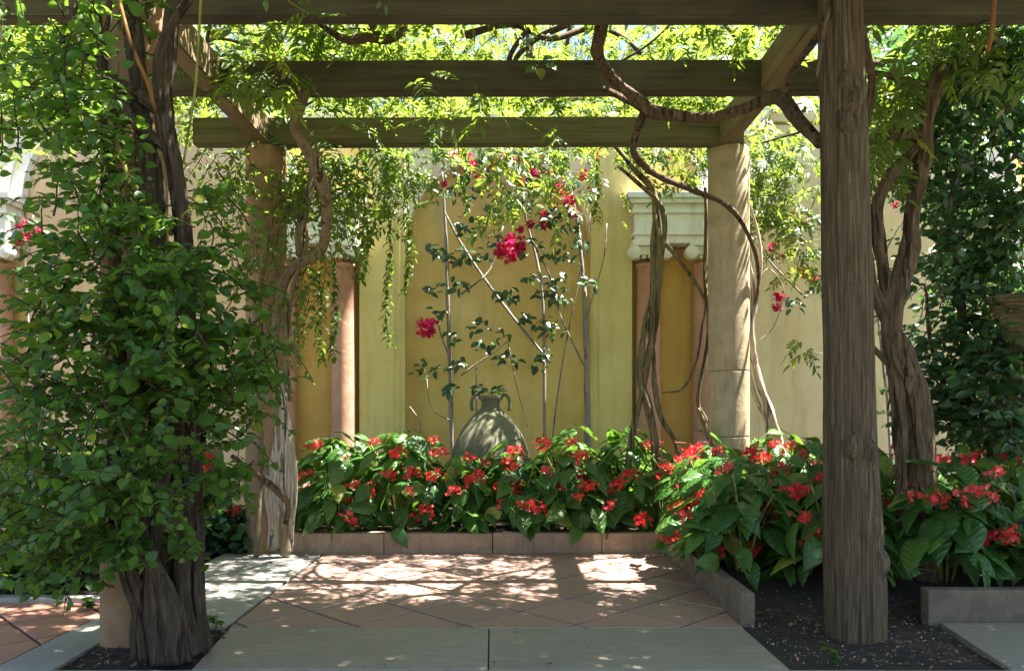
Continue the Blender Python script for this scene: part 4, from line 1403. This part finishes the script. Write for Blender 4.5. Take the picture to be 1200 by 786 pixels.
begonia('sunlit red begonia at the inner kerb corner beside the right stone column', 1.44, 6.2, ZS, .38, .62, 44, 8)
begonia('bright sunlit begonia just right of the right stone column', 2.12, 6.45, ZS, .42, .68, 46, 6)
begonia('red begonia leaning over the right kerb with long flower trusses', 1.42, 5.58, ZS, .42, .60, 44, 8)
begonia('red begonia hanging over the middle of the right kerb', 1.36, 5.3, ZS, .32, .5, 36, 5)
begonia('red begonia at the near end of the right kerb', 1.42, 4.98, .08, .40, .58, 44, 6)
begonia('red begonia between the right kerb and the timber post', 1.98, 5.45, .1, .42, .66, 46, 7)
begonia('dim begonia just behind the timber post', 1.92, 4.85, .06, .36, .54, 34, 3)
begonia('begonia at the foot of the thick twisted vine trunk', 2.42, 5.35, .1, .40, .60, 36, 5)
begonia('dark begonia right of the timber post above the short grey kerb', 2.52, 4.72, .1, .40, .54, 44, 6, (.15, .24))
begonia('dark large leaved begonia at the right edge above the short grey kerb', 3.02, 4.70, .1, .42, .58, 44, 6, (.15, .24))
begonia('dark begonia behind the others at the right edge by the stone planter', 2.98, 5.35, .1, .42, .62, 40, 5)
begonia('dark begonia under the broadleaf shrub, deep in the right bed', 2.75, 6.2, .1, .45, .64, 36, 4)
begonia('dark begonia against the right bay wall below the red bougainvillea', 2.35, 7.2, .1, .42, .62, 30, 3)
begonia('red begonia in the shade left of the left back column', -2.45, 6.55, .02, .36, .62, 34, 4)

# ================================================================== BOUGAINVILLEA on the walls
fb = []
for s in range(4):
    r = random.Random(80 + s)
    V, Fc = [], []
    for k in range(r.randint(22, 30)):
        c = Vector((r.gauss(0, .3), r.gauss(0, .25), r.gauss(0, .3)))
        c = c * min(1, .42 / max(c.length, .01))
        for m_ in range(3):
            nrm = Vector((r.gauss(0, 1), r.gauss(-.6, 1), r.gauss(0, 1))).normalized()
            u = nrm.orthogonal().normalized()
            vv = nrm.cross(u)
            L = r.uniform(.22, .34)
            o = len(V)
            V += [c, c + u * L * .5 + vv * L * .5, c + u * L, c + u * L * .5 - vv * L * .5, c + u * L * .5 + nrm * L * .12]
            Fc += [(o, o + 4, o + 1), (o + 1, o + 4, o + 2), (o + 2, o + 4, o + 3), (o + 3, o + 4, o)]
    fb.append(mesh_of('flower_cluster', V, Fc, M['f_boug']))
lbo = [temp_mesh('leaf', t, M['l_boug']) for t in LS]


def bougainvillea(label, loc, stems_, leaves, flowers, Y=8.08):
    t = thing('bougainvillea', label, 'bougainvillea', loc)
    for pts, rad in stems_:
        tube('stem', pxs([(p[0], p[1], Y + .06 * math.sin(p[1] * .05 + p[0])) for p in pts], Y), [q * .78 for q in rad], M['bark_grey'], t, n=9, step=.08, ridge=.1, seed=pts[0][0])
    PP, AA, NN, ZZ = [], [], [], []
    for (cx, cy, rp, n) in leaves:
        for k in range(int(n * 1.5)):
            a, q = random.uniform(0, 6.283), math.sqrt(random.random())
            PP.append(list(at(cx + rp * q * math.cos(a), cy + rp * .7 * q * math.sin(a), Y - random.uniform(.03, .22))))
            th = random.uniform(0, 6.283)
            AA.append((math.cos(th), random.uniform(-.8, .2), math.sin(th) * .6 - .3))
            NN.append((random.gauss(0, .4), -.6, .7))
            ZZ.append(random.uniform(.06, .11))
    leaf_objs('leaf', np.array(PP), np.array(AA), np.array(NN), ZZ, lbo, t)
    for (cx, cy, s) in flowers:
        mw = Matrix.Translation(at(cx, cy, Y - .16)) @ Matrix.Rotation(random.uniform(0, 6.28), 4, 'Y') @ Matrix.Scale(s * YW / F * 1.15, 4)
        link('flower_cluster', random.choice(fb), t, mw)
    return t


bougainvillea('red flowering bougainvillea with bare grey stems climbing the central niche wall', (at(600, 520, 8.1).x, 8.1, .1), [
    ([(533, 560), (530, 520), (527, 430), (525, 350), (522, 270), (518, 200)], [.03, .028, .026, .026, .022, .014]),
    ([(645, 425), (600, 370), (570, 330), (540, 285), (522, 250)], [.016, .018, .018, .018, .012]),
    ([(640, 560), (638, 500), (638, 430), (636, 350), (628, 300), (617, 260), (610, 215)], [.022, .022, .02, .016, .015, .014, .01]),
    ([(692, 560), (690, 510), (687, 420), (685, 350), (680, 290), (675, 250), (662, 205)], [.034, .033, .03, .028, .024, .02, .012]),
    ([(686, 560), (686, 420), (683, 340)], [.02, .018, .01]),
    ([(644, 560), (650, 490), (660, 420), (674, 350), (684, 300), (692, 250)], [.01, .011, .011, .01, .009, .006]),
    ([(684, 428), (668, 395), (655, 365), (645, 325), (625, 285)], [.011, .011, .012, .012, .01]),
    ([(540, 345), (560, 330), (575, 315), (583, 285), (590, 265)], [.012, .012, .012, .01, .008]),
    ([(527, 420), (516, 390), (513, 370)], [.012, .009, .006]),
    ([(500, 440), (503, 470), (512, 485), (528, 492)], [.006, .006, .006, .006]),
    ([(711, 262), (708, 300), (700, 330), (690, 365), (687, 400)], [.008, .009, .01, .01, .01]),
    ([(540, 440), (560, 425), (580, 412), (600, 395)], [.01, .009, .008, .005]),
    ([(595, 400), (605, 450), (618, 500)], [.007, .006, .006]),
    ([(558, 430), (558, 490), (555, 530)], [.01, .01, .01]),
    ([(475, 470), (490, 490), (494, 510)], [.006, .006, .006]),
], [(545, 265, 14, 10), (505, 340, 8, 6), (515, 365, 10, 6), (535, 330, 14, 8), (560, 380, 14, 8), (595, 345, 14, 10), (575, 405, 16, 8), (590, 390, 10, 5), (612, 370, 10, 6), (640, 345, 14, 10), (650, 325, 12, 9),
    (660, 345, 14, 10), (635, 380, 14, 9), (645, 300, 10, 6), (620, 325, 8, 5), (500, 432, 18, 10), (538, 425, 12, 8), (525, 455, 8, 8), (630, 430, 10, 6), (672, 300, 14, 7), (685, 280, 12, 6), (540, 300, 12, 8), (510, 290, 10, 6), (555, 455, 8, 4),
    (600, 195, 40, 30), (560, 195, 30, 16), (645, 200, 25, 18), (650, 250, 14, 8), (580, 285, 10, 6), (530, 395, 10, 6), (640, 415, 8, 5), (610, 240, 16, 8), (580, 230, 30, 22), (640, 260, 25, 18), (540, 220, 20, 14), (670, 260, 16, 10), (620, 290, 16, 10), (560, 300, 14, 8), (650, 390, 12, 8), (690, 330, 12, 8), (520, 300, 10, 8), (600, 420, 16, 8), (690, 215, 20, 12)],
    [(597, 291, 24), (586, 297, 12), (609, 270, 9), (622, 263, 9), (635, 264, 9), (500, 383, 20), (549, 190, 17), (533, 183, 13), (541, 178, 11), (528, 190, 8), (655, 225, 13), (668, 238, 15), (673, 250, 10), (622, 222, 9), (634, 220, 9), (608, 190, 10), (640, 185, 10), (535, 309, 6), (660, 213, 8), (650, 240, 7), (576, 196, 10), (590, 182, 9), (628, 200, 12), (645, 205, 10), (683, 205, 10), (700, 178, 11), (610, 285, 12), (638, 250, 8), (560, 205, 8), (520, 215, 7), (612, 215, 9)])
bougainvillea('red bougainvillea scattered over the wall right of the stone column', (at(950, 500, 8.1).x, 8.1, .1), [
    ([(1045, 560), (1040, 470), (1032, 400), (1028, 330), (1045, 280), (1080, 230)], [.02, .018, .016, .014, .012, .008]),
    ([(940, 345), (925, 330), (905, 310), (890, 290), (870, 265)], [.012, .012, .011, .01, .008]),
    ([(1010, 410), (1020, 385), (1040, 360), (1060, 340), (1085, 320), (1105, 300)], [.012, .012, .014, .014, .012, .008]),
    ([(1040, 470), (1035, 410), (1045, 370), (1085, 335), (1088, 360), (1090, 400)], [.008, .01, .012, .011, .009, .006]),
], [(930, 355, 14, 8), (960, 335, 14, 12), (945, 265, 20, 12), (955, 300, 14, 8), (1030, 320, 30, 14), (1080, 300, 30, 16)],
    [(945, 322, 9), (953, 327, 8), (938, 317, 7), (912, 348, 12), (911, 360, 9), (930, 250, 9), (918, 300, 8), (904, 290, 9), (945, 257, 9), (910, 283, 7), (1036, 190, 10), (1045, 200, 8), (1048, 240, 7), (1052, 117, 10), (1055, 230, 6)])
bougainvillea('pink flowering bougainvillea peeping through the leaves at the left edge', (at(30, 500, 8.1).x, 8.1, .1), [
    ([(40, 640), (45, 500), (35, 400), (30, 300), (40, 250)], [.02, .018, .016, .014, .01])],
    [(20, 265, 25, 14), (50, 280, 20, 10), (35, 320, 18, 8), (90, 560, 20, 12)],
    [(25, 262, 10), (30, 278, 9), (44, 272, 9), (22, 285, 8), (40, 540, 9), (45, 550, 8), (75, 120, 9)])

# ================================================================== SHRUBS, BUSHES, IVY
def shrub(name, label, cat, loc, clumps_, mat, temps, per, size, lens, trunk=None, single=300, sag=.4, bk='bark_dark'):
    t = thing(name, label, cat, loc)
    ST, DR, LN = [], [], []
    for (cx, cy, cz, rr, n) in clumps_:
        for i in range(n):
            v = Vector((random.gauss(0, 1), random.gauss(0, 1), random.gauss(0, 1))).normalized()
            q = random.random() ** .45
            p = Vector((cx, cy, cz)) + v * rr * q
            if p.z < .1:
                p.z = .1 + random.random() * .1
            d = (v * .7 + Vector((random.gauss(0, .4), random.gauss(-.15, .4), random.gauss(.1, .3)))).normalized()
            L = random.uniform(*lens)
            ST.append(p - d * L * .5)
            DR.append(d)
            LN.append(L)
    P, A, N, Z, st = twig_set(ST, DR, LN, per, sag, size)
    ok = P[:, 2] > .03
    split_leaves('leaf', P[ok], A[ok], N[ok], Z[ok], temps, mat, t, single)
    if trunk:
        for pts, rad in trunk:
            tube('stem', pts, rad, M[bk], t, n=9, step=.08, ridge=.12, seed=len(pts))
    tag(tubes('twigs', st, M[bk], t, n=4, step=.3), kind='stuff')
    return t


def cl(px, py, Y, rp, n):
    p = at(px, py, Y)
    return (p.x, p.y, p.z, rp / F * Y, n)


shrub('broadleaf_shrub', 'tall dark glossy broadleaf shrub filling the right edge behind the twisted trunk', 'shrub', (3.3, 5.9, 0),
      [cl(1150, 60, 5.4, 75, 50), cl(1080, 50, 5.8, 60, 28), cl(1180, 150, 5.4, 65, 44), cl(1110, 130, 5.8, 60, 34), cl(1075, 200, 5.5, 45, 16), cl(1130, 220, 5.8, 60, 34), cl(1190, 240, 5.5, 55, 34), cl(1120, 270, 5.6, 50, 26), cl(1160, 290, 5.8, 50, 26),
       cl(1190, 310, 5.9, 40, 18), cl(1110, 395, 6.2, 60, 38), cl(1160, 430, 6.0, 60, 44), cl(1100, 450, 6.1, 45, 26), cl(1190, 480, 5.9, 50, 34), cl(1130, 490, 6.0, 50, 34), cl(1085, 490, 6.3, 35, 14), cl(1120, 90, 5.2, 55, 34), cl(1060, 110, 5.4, 45, 20), cl(1180, 80, 4.9, 60, 34), cl(1160, 360, 5.9, 55, 34), cl(1120, 330, 6.0, 40, 22), cl(1190, 400, 6.0, 40, 22), cl(1095, 150, 6.8, 55, 32), cl(1100, 230, 6.8, 50, 28), cl(1055, 90, 7.1, 45, 20), cl(1100, 310, 6.6, 45, 20), cl(1060, 170, 7.2, 40, 14), cl(1172, 430, 5.4, 42, 30), cl(1190, 500, 5.2, 42, 26), cl(1150, 500, 5.6, 40, 20), cl(1240, 200, 5.2, 90, 40), cl(1250, 400, 5.2, 90, 30), cl(1030, 140, 7.5, 40, 14)],
      M['l_shrub'], LS, 26, (.075, .125), (.25, .5),
      [(pxs([(1150, 600), (1140, 500), (1130, 400), (1120, 300), (1100, 200), (1090, 100)], 6.0), [.04, .035, .03, .025, .02, .01]),
       (pxs([(1160, 600), (1165, 480), (1175, 380), (1185, 250), (1170, 120), (1150, 40)], 6.0), [.04, .035, .03, .025, .02, .01]),
       (pxs([(1140, 520), (1110, 460), (1090, 400), (1085, 330)], 6.1), [.025, .02, .015, .008])])
shrub('flowering_shrub', 'leafy green bush behind the low grey kerb at the lower left', 'shrub', (-3.1, 5.1, 0),
      [cl(20, 590, 5.0, 70, 44), cl(90, 600, 5.0, 60, 40), cl(60, 650, 4.95, 50, 36), cl(110, 655, 4.95, 40, 22), cl(0, 660, 4.95, 45, 26), cl(-60, 620, 5.0, 70, 30), cl(150, 610, 5.2, 50, 20), cl(30, 540, 5.2, 50, 18), cl(10, 685, 4.85, 25, 14), cl(80, 685, 4.85, 25, 14)],
      M['l_bush'], LS, 30, (.06, .10), (.2, .38),
      [([(-3.1, 5.1, 0), (-3.0, 5.05, .3), (-2.9, 5.0, .7)], [.02, .018, .01]), ([(-2.7, 5.1, 0), (-2.65, 5.05, .3), (-2.6, 5.0, .6)], [.02, .018, .01])], 200)
shrub('ivy_plant', 'low dark round leaved ivy at the back end of the grey border paving', 'ivy', (-2.35, 6.35, 0),
      [cl(255, 615, 6.35, 40, 34), cl(280, 630, 6.32, 25, 20), cl(235, 635, 6.32, 25, 20), cl(215, 600, 6.4, 45, 26)],
      M['l_shrub'], LV, 30, (.08, .12), (.2, .3), None, 160, .6)
shrub('garden_shrub', 'mid green bush between the left front climber and the left back column', 'shrub', (-3.0, 7.0, 0),
      [cl(230, 560, 6.7, 50, 30), cl(180, 570, 6.8, 60, 30), cl(120, 540, 7.0, 60, 24), cl(250, 500, 6.9, 30, 10)],
      M['l_bush'], LS, 28, (.07, .11), (.25, .4), [([(-3.0, 7.0, 0), (-2.9, 6.9, .5), (-2.8, 6.9, 1.0)], [.02, .018, .01])], 120)

for (lab, px, py, Y, n, z) in (('tiny green seedling in the dark soil in front of the timber post', 973, 768, 3.55, 7, .05), ('small green seedling at the soil edge right of the vine trunks', 253, 722, 4.08, 10, .075), ('small weed growing by the soil left of the terracotta pillar', 100, 715, 4.45, 12, .07)):
    c = at(px, py, Y)
    c.z = .0
    t = thing('seedling', lab, 'seedling', c)
    tube('stem', [c + Vector((0, 0, -.02)), c + Vector((.005, 0, .03)), c + Vector((.0, .01, .06))], [.004, .003, .002], M['greencane'], t, n=5, step=.03)
    th = rng.uniform(0, 6.28, n)
    leaf_objs('leaf', np.array([[c.x, c.y, .015 + .05 * k / n] for k in range(n)]), np.stack([np.cos(th), np.sin(th), rng.uniform(-.1, .6, n)], 1), np.tile(np.array([[0, -.2, 1.0]]), (n, 1)), rng.uniform(z * .6, z, n), bgm, t)

# fallen petals and leaves on the soil and paving
def scatter(name, n, x0, x1, y0, y1, z, sz, temps, mat):
    P = np.stack([rng.uniform(x0, x1, n), rng.uniform(y0, y1, n), np.full(n, z) + rng.uniform(0, .012, n)], 1)
    th = rng.uniform(0, 6.28, n)
    return P, np.stack([np.cos(th), np.sin(th), rng.normal(0, .2, n)], 1), np.stack([rng.normal(0, .3, n), rng.normal(0, .3, n), np.ones(n)], 1), rng.uniform(*sz, n)


q = [scatter('p', 260, 1.2, 2.15, 3.46, 4.3, .004, (.006, .014), LO, None), scatter('p', 30, -1.94, -1.4, 3.46, 4.05, .0, (.006, .014), LO, None), scatter('p', 60, 1.2, 3, 4.3, 4.7, .05, (.006, .014), LO, None)]
foliage('fallen_petals', *[np.concatenate([a[i] for a in q]) for i in range(4)], LO, M['petal_white'])
q = [scatter('p', 260, 1.2, 2.15, 3.46, 4.3, .004, (.012, .035), LO, None), scatter('p', 140, 1.28, 3.2, 4.25, 4.8, .03, (.015, .045), LO, None), scatter('p', 14, -1.3, 1.1, 3.46, 4.1, .002, (.012, .03), LO, None), scatter('p', 200, -1.94, -1.4, 3.46, 4.1, .002, (.012, .04), LO, None), scatter('p', 25, -2.2, -1.5, 4.1, 6.2, .001, (.015, .035), LO, None), scatter('p', 16, -1.4, 1.1, 4.2, 6.2, .001, (.012, .03), LO, None), scatter('p', 120, -1.8, 1.2, 6.35, 6.6, .125, (.02, .05), LO, None)]
foliage('fallen_leaves', *[np.concatenate([a[i] for a in q]) for i in range(4)], LO, M['litter'])

# ================================================================== TREES beyond the wall
def tree(label, x, y, z0, h, r, n, seed):
    t = thing('garden_tree', label, 'tree', (x, y, 0))
    r_ = random.Random(seed)
    tube('trunk', [(x, y, -.1), (x + .1, y, z0 * .5), (x - .05, y + .1, z0 + .3), (x, y, z0 + h * .6)], [.16, .13, .1, .03], M['bark_dark'], t, n=10, step=.2, ridge=.1)
    for k in range(7):
        a = r_.uniform(0, 6.28)
        tube('limb', [(x, y, z0 * .8 + .1 * k), (x + math.cos(a) * r * .4, y + math.sin(a) * r * .4, z0 + h * .3), (x + math.cos(a) * r * .8, y + math.sin(a) * r * .8, z0 + h * r_.uniform(.35, .7))], [.06, .04, .015], M['bark_dark'], t, n=7, step=.2)
    cen = []
    for k in range(26):
        v = Vector((r_.gauss(0, 1), r_.gauss(0, 1), r_.gauss(0, 1))).normalized() * r_.random() ** .4
        cen.append((x + v.x * r, y + v.y * r, z0 + h * .5 + v.z * h * .5))
    cen = np.array(cen)
    w_ = rng.integers(0, len(cen), n)
    P = cen[w_] + rng.normal(0, 1, (n, 3)) * np.array([r * .2, r * .2, h * .11])
    A = rng.normal(0, 1, (n, 3)) + np.array([0, 0, -.3])
    N = rng.normal(0, .5, (n, 3)) + np.array([0, 0, 1])
    foliage('crown', P, A, N, rng.uniform(.12, .2, n), LP, M['l_tree'], t, None)


tree('leafy tree beyond the garden wall behind the left bay', -5.0, 11.6, 2.8, 5.4, 2.5, 4000, 1)
tree('leafy tree beyond the garden wall behind the left pilaster', -2.2, 11.2, 3.0, 5.2, 2.5, 4200, 2)
tree('leafy tree beyond the garden wall behind the middle of the niche', .3, 11.9, 3.2, 5.4, 2.5, 4200, 5)
tree('leafy tree beyond the garden wall behind the right white entablature', 2.7, 11.3, 3.0, 5.2, 2.5, 4200, 3)
tree('leafy tree beyond the garden wall behind the right bay', 5.4, 11.8, 2.8, 5.4, 2.5, 4000, 4)
